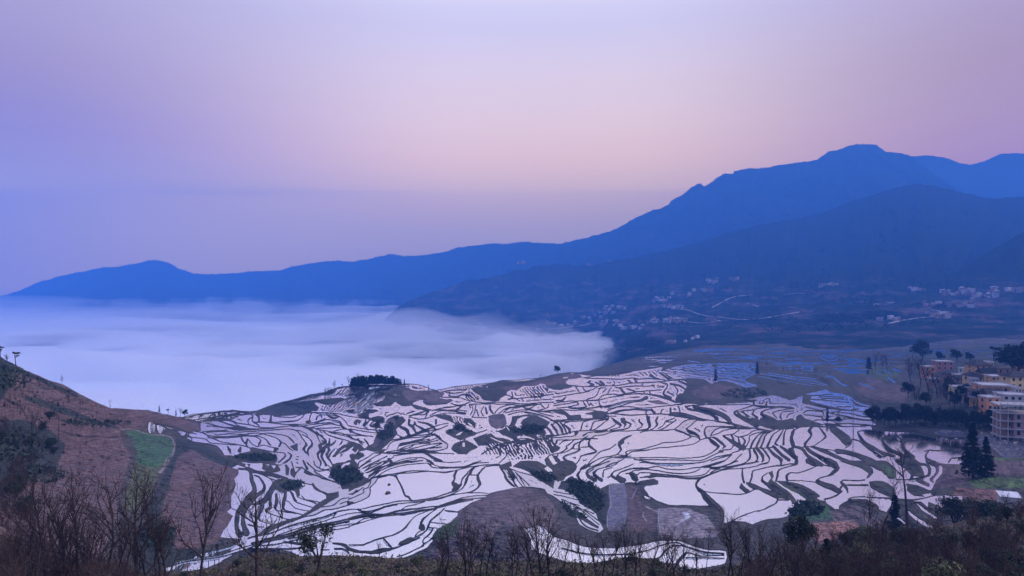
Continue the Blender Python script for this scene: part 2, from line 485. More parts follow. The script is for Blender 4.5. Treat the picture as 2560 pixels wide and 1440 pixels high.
L 1 180,74/1 200,78/1 215,81/1 235,83/1.5 236,88/2.5 225,98/2.5
L 2.5 240,82/1 246,88/3 240,96/3 232,100/2
L 3 200,101/4 199,109/4
L 4 210,103/2 212,108/5 208,114/5
L 3 222,105/4 225,111/5
L 3 237,104/4 240,112/5 238,118/4
L 2 246,98/2 248,105/2 250,110/2
L 2 165,104/2 180,112/2 200,118/2 225,124/3
T 640 928 1.5
V 0,68 20,58 40,54 65,51 95,48 140,44 150,46 130,55 120,56 100,50 98,54 105,60 103,66 90,68 80,70 65,73 40,75 20,73 0,72
V 195,35 208,32 220,32 225,28 240,25 256,28 256,56 240,56 232,50 225,57 200,58 196,55 212,48 216,40 208,36
V 190,78 205,74 212,80 214,85 206,86 208,92 200,97 192,90 200,85 190,82
V 222,78 238,76 245,75 250,82 240,92 232,98 225,112 210,120 205,135 180,130 185,125 195,120 198,112 202,103 212,100 214,90 218,82
V 170,72 190,65 200,64 205,66 190,70 188,75 190,78 172,74
V 150,65 162,63 165,66 155,70
V 42,54 70,47 100,40 130,34 138,30 137,26 100,36 70,42 50,48
W 42,54 60,51 70,48 90,43 105,41 115,40 130,36 137,29 150,27 165,26 176,27 176,36 160,41 120,43 100,47 60,52
V 84,83 91,82 92,84 88,86 84,85
V 162,84 168,80 176,82 172,90 170,84 168,90 163,88
V 155,95 160,95 161,101 158,101
W 228,39 236,38 233,40
F -42 3.2 1.4 108,40 130,36 150,27 176,27 205,34 215,40 205,50 200,58 185,66 165,72 150,69 130,68 105,66 110,58 125,56 145,46 170,40 140,41
F 78 3 1.0 60,51 70,47 105,41 112,42 100,46
L .8 150,41 180,37 200,30 215,26 256,25
L .8 185,26 205,25 230,23 256,22
L 1 45,74 80,71 95,69 130,70 150,74 170,77 190,79
L 1 30,75 60,77 80,70
L 1 0,85 30,85 60,84 73,80 80,72
L 2 93,70/1 90,76/1.5 88,82/2
L 1 22,86 60,89 90,87 105,83 115,79
L 2.5 108,73/1 102,75/2 101,80/3
L 1 108,73 110,77
L 1 95,89/1 115,81/1 130,82/1 140,84/1 145,92/1 155,98/1 170,105/2 180,107/1
L 1.5 118,73/1.5 125,77/4 133,78/3 137,76/2
L 1 130,72 140,76 150,85 153,90 165,93 185,97 200,98 212,99
L 2.5 183,80/1 182,85/3 178,90/2 185,95/1
L 2.5 190,81/2 182,89/4
L 2 196,84 190,90 193,93 200,94
L 1 140,84 141,90 147,96 160,97 180,100 200,103 210,104
L 1 60,92 80,91 100,88 115,86 125,86 135,90
L 1 90,94 110,90 125,88 140,91
L 1 90,95 115,95 140,94
L 3 55,91/1 75,92/2 90,96/4 97,102/3 110,108/3
L 1 100,97 115,99 125,101 145,104 160,110
L 1 105,97 110,103
L 1 130,100 145,96 155,98 158,103
L 2 112,100/2 120,106/2 135,111/2 160,118/1.5 175,123/1
L 1 122,102 145,107 165,113 180,119
L 1.2 145,105 165,107 185,108 195,109
L 2.5 170,112/2 173,118/3 178,122/2
L 2.5 180,113/2 185,119/3 188,124/2
L 2 62,97/1 70,101/2 75,108/2 82,118/2 84,123/4 79,130/4 85,137/2
L 1.5 77,105/1 85,110/1 92,116/2 93,124/4 86,131/3 88,140/2
L 1 88,97/1 100,105/1 107,120/1
L 1 70,98 85,105 86,110
L 3 100,100/1 110,110/2 117,117/3 107,122/3 110,130/4 103,138/4
L 3 122,113/2 123,119/3 112,128/3 113,135/3
T 720 1008 1.5
V 95,66 110,64 122,70 130,78 122,80 112,82 105,76 108,73 98,80 88,84 80,90 73,90 80,80 88,73
V 102,86 115,80 125,83 128,88 118,94 105,94
V 88,85 95,83 90,92 87,92
V 73,102 85,103 100,95 110,93 118,105 116,115 128,116 124,122 140,128 135,132 118,140 105,142 90,144 86,132 75,126 70,118 72,110
V 194,27 196,30 188,38 180,42 182,50 175,60 172,63 155,78 162,75 160,82 140,80 128,75 140,72 142,68 146,60 150,48 160,44 165,32 170,24 183,20 188,26
V 141,23 150,22 158,22 161,30 150,32 141,27
V 118,20 130,17 136,24 128,25 118,23
V 130,11 146,10 150,13 138,17 130,15
V 142,34 150,36 158,42 145,42
L 3 56,62/1 63,66/4 52,70/4 55,78/4 50,84/4 51,92/3 55,98/3 53,106/2
L 3 68,64/1.5 69,68/2 62,74/4 60,80/4 56,88/4 62,100/3 63,104/3
L 3 80,62/1.5 75,68/3 66,72/4 69,78/4 64,86/4 70,95/3 74,102/2
L 4 90,63/2 85,72/3 75,80/4 70,88/4
L 1 117,104 117,99 130,92 142,84
L 1 120,106 125,102 140,92 155,84
L 1 128,108 145,98 165,88
L 1 130,112 150,102 158,97
L 1 130,116 150,107 165,96 176,90
L 1 135,124 150,112 165,103 180,98 190,94 205,91 225,91
L 2 168,93/4 172,98/5
L 1.5 168,96 176,101
L 1 176,102 195,96 215,93
L 1 140,124 155,112 175,104 200,99 225,95
L 2 222,90/1 234,95/2 242,101/3 236,102/1
L 1 176,88/1 200,84/2 225,82/3 240,90/4 256,96/3
L 2 143,83/2 165,83/2 190,81/2 215,78/3 235,80/3 256,84/2
L 1.5 155,83 180,84 200,83
L 1.2 240,92 250,96 256,98
L 1 158,81 165,76 168,70 175,64 195,59
L 1 165,81 185,78
L 1 183,77 185,70 205,65 235,60
L 1 183,79 205,73 210,69 230,66 250,62
L 1 195,79 225,71 256,66
L 1 205,79 230,76 256,73
L 1 172,62 190,58 215,52 235,46 256,42
L 1 180,60 205,58 230,55 240,50
L 4 190,40/3 197,44/5 202,53/4
L 1.5 178,50/1.5 192,57/2 200,54/1
L 3 203,29/3 201,36/2 208,40/4 213,49/3
L 2 218,31/2 232,35/2 244,42/1
L 2.5 211,35/2 220,40/2.5 226,43/2.5
L 2 212,32 209,36
L 1 213,50 225,45 240,40
L 3 247,28/3 246,34/3
L 2 232,42/2 234,48/2.5
T 1000 920 1.5
V 0,33 15,35 30,38 60,37 75,42 70,48 64,50 78,52 85,51 88,55 78,60 60,62 45,62 38,58 39,53 30,54 22,58 22,62 0,62
V 118,34 130,30 155,24 170,21 200,22 230,18 245,15 256,12 256,36 248,34 244,28 235,26 225,30 205,30 195,37 185,36 178,40 178,45 168,50 165,55 155,56 138,53 132,45 122,39
V 18,62 25,61 40,65 55,70 42,71 25,68
V 52,79 60,80 75,77 85,80 90,90 105,93 110,100 120,105 130,108 125,112 108,118 100,121 90,116 78,110 75,106 85,102 92,98 90,92 80,88 68,84
V 106,83 118,84 126,92 128,102 118,98 110,95
V 147,80 160,77 172,76 175,80 178,92 172,100 160,102 150,96 148,88
V 187,80 200,79 215,77 230,80 240,85 250,90 246,97 240,102 244,108 240,115 230,113 225,118 215,115 200,113 195,115 197,120 190,120 180,115 165,110 155,108 150,105 165,104 175,100 182,95 186,88
V 122,117 135,112 150,107 160,115 180,118 184,121 175,125 160,125 148,126 147,129 130,130 127,125
V 85,134 90,126 100,122 110,120 120,125 130,132 125,135 115,140 112,144 98,144 88,138
W 192,95 196,85 205,81 215,81 205,86 200,92 205,95 200,99 206,103 196,99
W 92,113 98,108 106,105 100,111
W 104,125 108,124 108,131 104,132
W 225,110 234,112 233,117 228,114
W 155,105 165,107 172,113 183,119 175,118 165,112 158,110
W 115,91 120,95 122,100 119,101
W 208,18 215,17 222,18 215,21 208,20
W 130,29 135,30 139,33 132,30
W 142,31 146,31 147,33
F 65 3.4 1.6 88,33 130,28 134,32 118,36 100,37
F 60 4 2.2 110,40 122,41 131,48 130,53 118,55 108,50
F 58 4.5 2.2 198,36 210,32 232,30 246,28 248,40 244,46 232,52 210,46
F 60 4.5 2.4 85,80 105,83 110,92 100,92 90,90
F 65 5 2.6 150,122 200,120 225,117 256,112 256,144 135,144
F 50 5 2.6 176,95 184,95 182,108 172,108
L 1 70,40 85,37 110,37
L 1 75,40 90,42 105,40
L 2 83,40 81,46 95,48 105,44 115,45
L 1.5 62,48/1 85,49/1 100,50/1.5 110,53/1.5 118,55/2 105,62/2 95,70/4
L 1 55,70 80,65 110,62
L 1 85,59 95,62 108,61
L 1 15,80/1 45,71/1 60,70/1 90,70/2 112,72/1
L 1 50,80 60,74 75,71 110,75
L 1 55,80 80,75 110,77
L 1 27,77 40,78 47,71
L 1.5 42,82 45,76 48,73
L 1 15,82 35,85 55,81
L 1 118,55 140,58 165,57 185,58 205,60 230,58 256,57
L 1 115,62 125,60 160,60 185,61 205,63 225,60
L 1.2 120,61 122,68 118,78
L 2 116,60 118,66
L 1.5 127,62 124,75 120,82
L 1.5 140,64 135,72
L 3 150,63 151,70 155,76
L 3 143,67 145,76
L 2 128,70 131,80
L 2 135,72 139,80
L 1 120,82 145,83
L 1 158,76 163,68 175,63 190,61
L 1 165,76 172,70 185,65
L 1 172,74 185,66 200,63 225,60
L 1 186,70 190,67 215,63 235,60
L 2 210,70/3 220,66/1.5 228,60/1
L 1 175,75 200,70 220,71 240,77 256,81
L 1 180,78 200,73 215,74 240,80 256,88
L 1 200,63 220,70 256,75
L 2 240,72/2 256,71/3
L 2 236,62 240,66
L 1.5 248,60 246,66 225,72
L 1 178,45 195,52 200,55
L 1 180,52 205,50 230,47 256,44
L 1.5 202,50 206,56
L 1 186,40 188,48 182,53
L 1 230,42 240,45 232,48
L 2.5 24,90/2 27,95/2 40,102/3
L 2.5 30,89/2 45,92/2 55,97/2 60,102/1
L 3 60,87/3 59,94/2
L 3 15,86/3 14,93/2 22,97/4 26,108/3
L 4 2,99/4 12,104/5 15,112/3
L 1 0,116 15,113 40,105 65,95 80,92
L 1 0,120 20,114 50,110
L 1 0,130 20,125 45,122 65,115
L 1 0,135 20,128 50,125
L 1 66,118/3 80,128/1.5 78,134/1 60,138/1 30,138/1
L 1 0,126 30,120 55,112
L 1.5 45,100/1.5 48,108/2 60,112/3 68,118/3
L 1 52,107 70,100 80,95
L 1 20,138 50,133 70,126
L 2 0,137/3 30,140/4 60,142/2 90,143/1
L 1 106,121 112,115 130,108 145,103
L 1 135,144 145,138 160,130 180,125 200,118 220,117 240,113 256,111
T 1240 1040 1.5
V 95,50 100,48 108,53 103,58 96,61 93,58
V 82,70 87,68 93,78 100,85 115,88 117,93 110,98 98,95 93,90 84,82 81,75
V 96,70 104,74 118,80 128,84 133,86 128,92 118,88 108,80 99,76
V 76,96 95,92 100,100 97,102 92,95
V 203,43 212,36 228,30 226,33 214,40 214,45 205,50
V 207,5 212,4 217,8 216,12 208,10
F 62 5 2.6 25,45 45,40 62,42 66,60 60,72 40,72 20,74 18,58
F 60 5 2.6 62,42 75,44 88,52 92,62 72,66 64,60
L 4 82,17/3 90,24/4 94,32/3
L 4 92,14/3 100,24/4 103,31/3
L 4 102,12/3 109,22/4 112,30/3
L 4 108,12/3 115,22/3 119,30/2
L 4 113,14/2 122,22/4 123,28/3
L 1 95,9/1 99,10 95,14/2
L 1 105,8 100,12
L 1 113,14 117,11 125,9
L 1 90,8 105,7 130,5 165,4 188,1 200,0
L 1.5 65,40 80,36 92,33 110,31 130,26 155,24 175,24 190,20 199,14/1
L 1 75,40 85,37 100,33 120,30
L 2 188,3 183,6/2 165,9/1.2 161,13/2 159,20/2 155,24/1
L 1.5 185,5 160,6 145,11/1.5 143,18/2.5 141,25/2
L 1 187,6 175,15 165,22 155,24
L 3 193,3/2 200,10/5 208,15/3 205,19/1 190,23/1
L 2 209,10/3 216,14/3 213,19/1.5
L 2 217,9/2 225,14/3 222,19/1.5 212,22/1 180,26/1 165,28
L 2 239,6/2 238,9/3 244,14/3 242,19/1 235,22/1
L 2 256,2/2 252,2/4 255,12/4 254,21/2 235,24/1.5
L 1.5 256,24 235,24 215,25 195,26 180,31 165,33 158,38 150,40
L 1 150,30 145,34 146,32 152,28 160,27 185,24
L 3 133,29/5 136,27/4
L 1 133,32 125,34 100,36 92,38/1.5 92,41/3 97,48/3
L 1.2 85,39/1.5 82,42/3 90,48/5 94,58/4
L 1 102,40 101,42/3 99,48/2
L 1 102,40 115,40 128,40 148,37 152,34
L 1 105,48 110,43 125,40
L 1.5 131,39/1 125,45/1.5 117,50/2 118,54/2.5 109,60/1 104,62 102,67/2
L 2 150,35/1.5 140,43/1.5 130,48/2.5 129,52/3 124,56/1 115,60/1 106,62/1
L 1 128,55 140,55
L 1.5 169,38/1 150,38 140,45/1.5 138,50/3 140,56/3 130,61/1 115,66/2 112,70/3 118,75/4 128,78/5 133,84/4
L 2 169,38/1 158,38/1 154,44/3 155,49/4 165,57/3 168,59/1 150,64 141,67/1.5 139,73/2 133,80/1.5
L 1 142,52 153,51
L 1.2 200,47/2 190,54/1 175,59 160,72 150,83 140,89
L 2.5 205,48/4 209,56/3 206,60/2 201,64/1
L 1 201,64 215,66/1 218,64/2 216,61/2 225,57/1 240,56 256,52
L 1 218,66 225,60 240,58 256,56
L 1 200,65 185,68 175,70 160,78 150,87 142,89
L 1 225,67 200,68 185,71 170,80 155,85 
L 1 215,70 205,76 190,80 181,86
L 1 230,72 256,77
L 1 198,69 235,70 256,69
L 3 99,68/4 105,75/5
L 2 93,64/1.5 98,70/3
L 1 104,62 95,64 88,66 82,74/3
L 1 10,52 30,43 50,40 62,38
L 1 0,48 20,44 40,38
L 3 18,49/2 15,56/3 18,66/1 5,78/1
L 3 30,50/3 38,43/1 
L 2.5 36,56/3 40,48/2 50,42/1
L 1 0,70 8,65 8,58/3 0,52/3
T 1384 900 1.5
V 0,22 20,21 45,25 48,30 25,32 20,38 27,42 33,45 20,48 0,50 0,30
V 222,33 240,36 256,45 256,72 205,71 202,66 207,58 212,55 220,57 232,57 238,50 245,48 235,45 222,40
V 0,82 8,82 20,85 27,92 45,91 47,98 25,100 19,92 0,87
V 57,88 72,84 88,86 95,90 80,95 65,96 65,92 50,90
V 150,61 159,61 157,66 148,68
S 155,68 175,67 195,74 175,74 163,71
V 111,97 119,96 121,103 127,106 118,105 112,103
W 226,57 229,58 238,67 232,63
W 15,29 24,28 25,30 15,30
W 27,21 35,22 30,23
L 1 48,24 80,26 100,25 130,20
L 1 50,30 70,26
L 2 90,23 92,26
L 2 97,23 99,27
L 2 102,23 104,27
L 2 106,23 109,27
L 1 50,30 80,31 110,32 130,30 145,32
L 1 62,34/1 56,37/2 67,41/2.5 60,43/1
L 2.5 70,37 79,42
L 4 78,36 84,41
L 1 100,35 102,40 98,42
L 3 124,34 129,38
L 3 135,32 139,37
L 1.5 27,42 45,44 65,44 85,43 105,43 120,40 140,38 170,37 195,34 215,33
L 2 36,43 44,55
L 2 48,46 55,53
L 1 56,52 68,48 72,45
L 1 0,62 25,58 50,54
L 1 45,55 60,52
L 2 20,62/2 15,67/3 5,68/3
L 1.2 0,73 20,69 45,68 75,66 80,60 95,57 110,58 120,56 150,52 180,50
L 1 75,48 84,46 88,47 82,54
L 1 96,46 92,52 90,57
L 1 78,46 75,52 70,60 55,66/2
L 1.2 103,46/1.2 112,47/3 115,52/4 121,57/2
L 2.5 122,48 135,52
L 1 113,45 140,43 150,44 168,42
L 1 150,37 147,44
L 1.5 165,41 168,46
L 1 135,32 160,31 185,33
L 1.5 142,20 150,26
L 1.5 150,20 156,25
L 1.5 158,20 165,26
L 1.5 165,20 173,26
L 3 160,26 175,32
L 3 178,22 192,32
L 2 186,23 197,31
L 1.5 178,37/1.5 190,42/1.5 183,56/3 195,63/4
L 3 195,40/3 210,43/3 222,51/3 219,54/1
L 1.5 201,42 207,52 205,58
L 3 210,36/3 225,42/4 240,48/3
L 2 120,58/1 145,56/1 165,58/3 185,63/4 198,68/3 205,71/2
L 1 150,52 152,56
L 1 160,53 162,56
L 1 55,68 75,67 95,62 110,60 116,60
L 1 105,60 130,57 150,57
L 1 75,66 77,73 80,80
L 1 85,80 100,74 120,69 145,66 155,60
L 1 90,82 110,77 130,71 150,68
L 1 85,88 105,79 125,78 145,80 165,79 200,75 215,74
L 1.2 80,78 95,75
L 1.5 49,68/1.5 52,74/3 56,77/1 48,79/1 40,80/1
L 1.5 56,69 60,76 63,72
L 2 62,72 66,76
L 1 5,80 20,79 40,80 60,80 80,76
L 1 10,82 30,84 55,83 70,84
L 1 0,76 20,73 40,70 42,74 25,78
L 1 90,90 110,84 130,82 150,80
L 1 95,90 115,85 135,83 165,83
L 1.5 100,89/2 125,92/2.5 150,91/1.5 180,90/2 200,92/3 225,94/4 245,100/3 256,100/2
L 2 155,91/2 154,86/2 157,83/1
L 4 163,83 168,88
L 2 178,90 180,84 182,82
L 3 194,92 195,80
L 2 208,77 211,88
L 3 219,77/1.5 222,80/2.5 245,86/3 256,90/3
L 5 232,77/2 235,80/4 256,88/5
L 1 0,101 30,100 60,98 80,95 92,93
L 1 0,103 40,102 65,99 85,97 90,98/2
T 1600 1000 1.5
V 160,19 172,19 185,28 200,33 225,37 256,30 256,48 222,49 200,43 195,46 190,45 180,38 165,29
V 112,0 256,0 256,5 200,3 150,6 130,8 112,8
V 163,76 175,75 177,82 165,85
V 133,83 140,83 139,88 129,88
W 163,19 170,22 180,27 188,30 182,30 170,25
W 180,4 200,1 230,0 256,0 256,9 215,9 180,7
L 7 50,23/4 60,24/8 75,26/8 95,31/5 110,33/2 125,35/2 150,39/3 165,43/3 190,47/2 218,51/1
L 1.5 55,8/1 85,5/1 100,7/1.5 130,8/1.5 150,8/1.5 175,7/1.5 190,9/1.5 210,11/3 240,12/3 256,14/3
L 3 90,8/1 77,11/2.5 80,15/3 100,19/3 115,23/4 128,30/4 130,34/2
L 6 105,8/2 90,10/3 95,14/8 110,17/8 130,22/8 145,30/7 152,38/5
L 3 190,9/1 170,15/1 157,21/3 165,28/4 180,36/5 195,44/5
L 3.5 170,18/1.5 180,28/4
L 2 188,15/1.5 190,19/2 187,23/3 195,29/4
L 1 172,18 190,17 193,15 215,12
L 2 225,13/1.5 208,17/2 202,23/4 210,28/6 225,34/6
L 1.5 256,14/1 235,17/1 221,22/2 228,29/2
L 1.5 256,18/1 238,20/1 234,28/2.5 236,32/2
L 1.5 256,21 248,24 245,29
L 2 190,2/3 190,8/3
L 2 212,2/2 210,8/3
L 1.2 95,32/1 80,33/1 70,38/1.5 60,47/1.5 58,49/2 70,53/2 78,57/3 85,60/2 97,62/1.5
L 1.2 98,33/1 90,37/1 84,43/1 77,48/2 80,51/4 92,56/4 98,60/3 99,66/2 108,64/1 118,62/1
L 1.5 165,44/1 140,44/1 115,44/1 108,48/2 108,57/3 111,63/3
L 1 180,47 150,46 130,47 120,55 118,60
L 1 185,48 145,49 130,56 120,59
L 1 165,50 155,57 140,59
L 1 205,50 190,51 180,58 165,62 158,59
L 1 210,51/1 195,55/1 183,60/1.5 182,68/1.5 175,80/1.5
L 1.5 218,51/1 205,54/1.5 195,60/2 187,72/3 184,80/3
L 2 220,51/1 205,57/2 197,70/3 193,80/3
L 2 225,50/1 210,58/2 205,70/3 201,80/3
L 2 235,48/1 220,60/2 213,77/4
L 2 240,47/1 233,60/3 225,73/3 230,76/2
L 3 245,47/1 240,58/2.5 239,74/3.5
L 4 256,50/3 253,60/5 251,68/4 256,78/5
L 1 57,49 40,51 25,51
L 1 0,54 15,51 30,51 57,49
L 2 12,27/3 16,35/3 17,44/3 14,49/1.5 0,50/1.5
L 3 30,27/2 27,35/3 29,41/3 23,47/1 18,50/1
L 1 58,30 42,36 40,41 30,48
L 1 60,33/2 55,37/1 40,47/1 30,51/1
L 1 42,36 54,37
L 2 82,58/3 85,62/2 70,68/1 50,71/1 40,71/1 25,76/1 0,83/1
L 1 99,68 90,73 80,75 55,78 30,80 10,84 0,85
L 3 115,64/3 125,72/5 131,77/4 125,84/2 112,92/1.5 100,95/1.5 80,97/1.5 60,97/1.5 40,96/1 0,96/1
L 3 120,62/2 128,65/4 135,71/4 142,77/3 138,81/1.5
L 4 139,60/3 148,66/4 158,72/8 165,77/6 172,80/8
L 3 153,59/3 156,66/3
L 3 164,62/2 166,72/3 170,80/2
L 3 169,61/2 175,68/3 171,76/3
L 1.5 140,83/1 152,82/1 155,76/2
L 1 130,88/1 118,94/1 105,100/2 95,101/1 60,100/1 0,99/1
L 1 165,85 155,88 150,91 130,94 115,100 102,104 60,106 0,104
L 1 153,91 135,96 118,102
L 3 182,82/3 184,90/3 183,98/3 178,103/1.5 165,108/1 140,112/1 120,115/1
L 3 190,83/4 196,95/3.5 193,103/2 180,107/1
L 4 195,81/4 205,93/5 206,100/3 203,103/2
L 3 204,81/3 210,88/3 216,97/2 215,103/1 200,107/1
L 5 212,79/3 225,92/5 236,100/5 235,107/3
L 4 222,77/4 235,90/5 248,100/5
L 4 234,77/3 245,85/5 256,95/6
L 1 175,82 190,80 205,80 220,79
L 1.2 107,112/3 128,106/3 140,102/1 152,92/1
L 1 120,114 140,110 155,103 170,90
T 1900 960 1.5
V 30,60 60,60 61,53 68,50 75,57 90,62 100,68 105,70 85,71 60,73 30,75 20,76 0,62 0,56
V 0,0 256,0 256,76 188,76 184,69 194,68 184,60 186,40 160,37 148,20 136,16 110,13 85,16 60,22 35,24 0,20
W 75,17 110,9 118,14 100,17
W 0,20 20,18 60,27 72,24 80,17 137,16 150,25 155,36 160,44 110,44 0,40
V 35,12 60,14 62,24 50,27 35,22
V 72,18 85,18 84,30 80,35 70,32
W 146,18 153,22 160,29 170,33 186,37 180,38 168,35 158,30 150,23
V 115,74 125,70 150,88 153,98 143,104 130,90 118,80
V 55,105 60,118 64,121 62,135 57,134 58,125 50,115 46,107
L 8 129,112/8 145,114/7 165,120/8 185,130/12 200,138/12
L 3 83,20/1 120,17/1
L 1 82,25 105,27 148,31
L 1 105,21 140,22
L 1 108,24 140,25
L 2 99,20 107,26
L 5 75,26/3 85,32/5 100,36/5 120,40/4 150,44/2 160,43/2
L 1 128,38 152,38
L 1 152,43 165,41
L 1.3 160,44 186,50
L 1 170,47 186,44
L 1 76,38 100,44 110,43
L 1 72,49 80,44 105,46
L 2 74,51/1.5 103,55/2.5 105,60/3
L 2 115,48/1 140,53/2 160,58/3 190,61/2
L 1 130,48 150,49 175,55 186,53
L 1 90,61 95,60 115,61 125,63 130,66 118,67
L 2 106,59 130,60 145,58
L 2 108,67/3 125,68/4 140,66/2 165,67/2 185,69/2
L 1 92,64 105,68
L 1.2 105,47 107,55
L 2 118,48 130,46 137,43
L 3 87,71/2 82,78/5 86,85/3 80,94/3 75,100/4 76,103/2
L 3 99,73/1.5 105,80/3 110,88/3 100,96/1.5 88,104/1
L 1 66,72/1 58,76/1 53,80/3 53,90/3 56,100/4
L 1 60,73 80,71 115,72 120,74
L 1 110,72 130,70 150,71 170,70 185,69
L 1.5 65,107/1.5 75,104/1.5 85,105/1 105,108/1 130,112/1
L 3 152,97/2 153,92/2 165,95/2 178,104/4 190,113/3 200,119/3
L 5 163,80/2 165,86/4 175,97/4 190,107/5 205,115/5 222,120/4
L 1.5 163,80/1 175,77 200,77 256,79
L 1.5 141,107 150,102 153,97
L 5 58,104/4 70,108/5 80,120/5 95,130/6 103,135/5
L 4 75,104/4 85,113/6 98,120/5 115,128/6 125,136/7
L 4 86,104/3 105,111/6 130,122/5 150,130/5 170,138/6
L 4 57,103/3 65,107/3
L 2 195,120 210,120
L 4 204,95/4 215,108/6 235,118/6 256,132/6
L 1.5 205,93/1.5 222,87/1 235,85/1
L 3 225,87/2 237,93/3 240,108/4 256,122/5
T 2176 1020 1.5
P 155,47 175,41 215,42 225,50 256,58 270,62 270,82 222,82 190,66 180,60 175,50
P 108,36 155,40 155,47 130,47 115,42
V 55,80 80,92 90,108 82,115 75,112 70,100 55,92 45,85
V 120,92 150,96 170,95 256,84 256,144 100,144 105,128 115,118 120,108 120,98
W 192,66 205,67 214,74 222,82 215,83 192,78
L 1.2 21,52/1.2 25,49/1 38,46/1 50,45/1.2 70,43/1.2 90,45/1.5 120,49/1.5 150,47/1 155,46/1
L 2 39,46/1.5 50,52/2 53,60/4 60,75/5 78,90/4 85,93/2
L 1 53,54 60,51 75,52 100,57 125,65 150,69
L 1.2 90,72 98,70 115,71 125,70 150,75
L 3 97,72/2 92,80/3 98,90/6 110,98/4 112,105/3 105,114/2.5 101,120/4 105,124/2
L 2 105,88/2 115,93/3 122,98/3
L 2 155,83/2 135,84/2 130,90/2.5
L 3 82,93/1.5 97,96/2 100,105/3 97,112/3 85,117/1.5 65,120/1.2
T 1660 840 2
V 0,52 0,35 60,28 114,32 256,40 256,80 205,66 190,70 150,73 120,76 100,80 60,83 20,82 30,58
W 5,41 25,36 45,35 65,34 85,34 115,34 115,48 100,54 105,60 115,62 108,64 95,60 85,58 70,56 60,60 50,54 30,53 15,54 0,50 -5,45
W 194,24 210,23 218,25 217,30 205,32 195,28
W 222,28 256,30 256,34 235,33
W 228,35 240,34 245,38 235,40
W 210,40 256,42 256,47 230,46
W 170,37 186,36 186,44 176,44
F 8 3 0.9 -5,48 0,41 30,37 60,35 115,34 115,47 60,53 20,53
R 1 120,47 140,50 170,54 190,57 205,62
R 1.2 130,46 150,49 190,54
R 2 203,50 212,52 222,60 228,62
R 1 212,59 216,63
R 2 80,54 90,59 105,64
R 2.5 92,54 100,58 115,62
R .8 118,50 150,56 185,62
R .8 125,48 160,54 200,62
R 1.5 244,59 256,63
R 1.2 30,31 45,33
R 1 195,20 230,22
T 720 1008 1.5
R 2.2 98,67 88,70 80,76 74,84 71,90 74,94 80,99
R 1.6 96,75 90,78 87,81
R 1.6 109,73 104,79 99,83
R 1.6 86,84 82,87 79,90
R 1.6 93,84 89,91 86,93 92,96
R 1.6 117,78 112,84 108,83
R 1.6 102,85 98,91 103,94
R 3.5 88,108 94,103 102,100
R 1.6 84,74 88,72
T 1000 920 1.5
R 2 114,92 118,96 121,102
R 2 128,84 127,92 126,102
R 1.6 146,110 156,106 166,100
R 1.6 152,116 162,121 172,124
R 1.6 205,112 215,116 224,119
R 1.5 178,98 182,104
T 1240 1040 1.5
R 1.8 70,44 75,49
R 1.8 78,44 84,50 88,54
R 1.6 47,58 52,64
R 1.6 60,55 64,61
R 1.6 30,70 40,64 47,60
R 1.6 36,76 42,70 46,68
R 1.8 20,72 26,68
"""
# ================================================================== the terraced land
def parse_trace(txt):
    ops = []
    ox = oy = 0; sc = 1
    for ln in txt.strip().splitlines():
        p = ln.split()
        if not p: continue
        if p[0] == 'T':
            ox, oy, sc = float(p[1]), float(p[2]), float(p[3]); continue
        k = p[0]; args = []; q = p[1:]
        while q and ',' not in q[0]:
            args.append(float(q.pop(0)))
        pts = []
        w = (args[0] if args else 1.0)
        for a in q:
            if '/' in a:
                a, ww = a.split('/'); w = float(ww)
            x, y = a.split(',')
            pts.append((ox + float(x) * sc, oy + float(y) * sc, w * sc))
        ops.append((k, args, np.array(pts), sc))
    return ops
OPS = parse_trace(TRACE)

def catmull(P, step=6.0):
    """smooth polyline through the points (columns u, v, w)"""
    P = np.asarray(P, float)
    if len(P) < 3: 
        return P
    Q = np.vstack([2 * P[0] - P[1], P, 2 * P[-1] - P[-2]])
    out = []
    for i in range(1, len(Q) - 2):
        n = max(1, int(np.hypot(*(Q[i + 1, :2] - Q[i, :2])) / step))
        t = np.arange(n)[:, None] / n
        a, b, c, d = Q[i - 1], Q[i], Q[i + 1], Q[i + 2]
        out.append(0.5 * ((2 * b) + (-a + c) * t + (2 * a - 5 * b + 4 * c - d) * t ** 2 + (-a + 3 * b - 3 * c + d) * t ** 3))
    out.append(Q[-2][None])
    R = np.vstack(out)
    if P.shape[1] > 2: R[:, 2] = np.clip(R[:, 2], P[:, 2].min(), P[:, 2].max())
    return R

# silhouette of the land in photo pixels (where it stops against the mist or the far valley)
VTOP = np.array([(-90, 862), (0, 890), (14, 900), (40, 912), (60, 924), (95, 938), (120, 950), (160, 962), (200, 985), (240, 1005), (275, 1020), (300, 1021), (330, 1023),
    (370, 1025), (400, 1032), (440, 1041), (456, 1043), (480, 1035), (520, 1031), (560, 1026), (585, 1025), (622, 1028), (640, 1027), (670, 1015), (700, 1006), (737, 997), (775, 986),
    (812, 980), (845, 967), (867, 965), (890, 966), (921, 958), (950, 957), (1000, 959), (1030, 959), (1052, 962), (1075, 971), (1090, 975), (1112, 971), (1128, 967), (1150, 964),
    (1180, 961), (1200, 959), (1232, 956), (1255, 950), (1290, 950), (1315, 947), (1345, 945), (1367, 940), (1384, 936), (1420, 930), (1450, 931), (1480, 925), (1510, 915), (1560, 902), (1620, 888),
    (1700, 874), (1800, 864), (2000, 858), (2200, 852), (2400, 845), (2650, 838)], float)
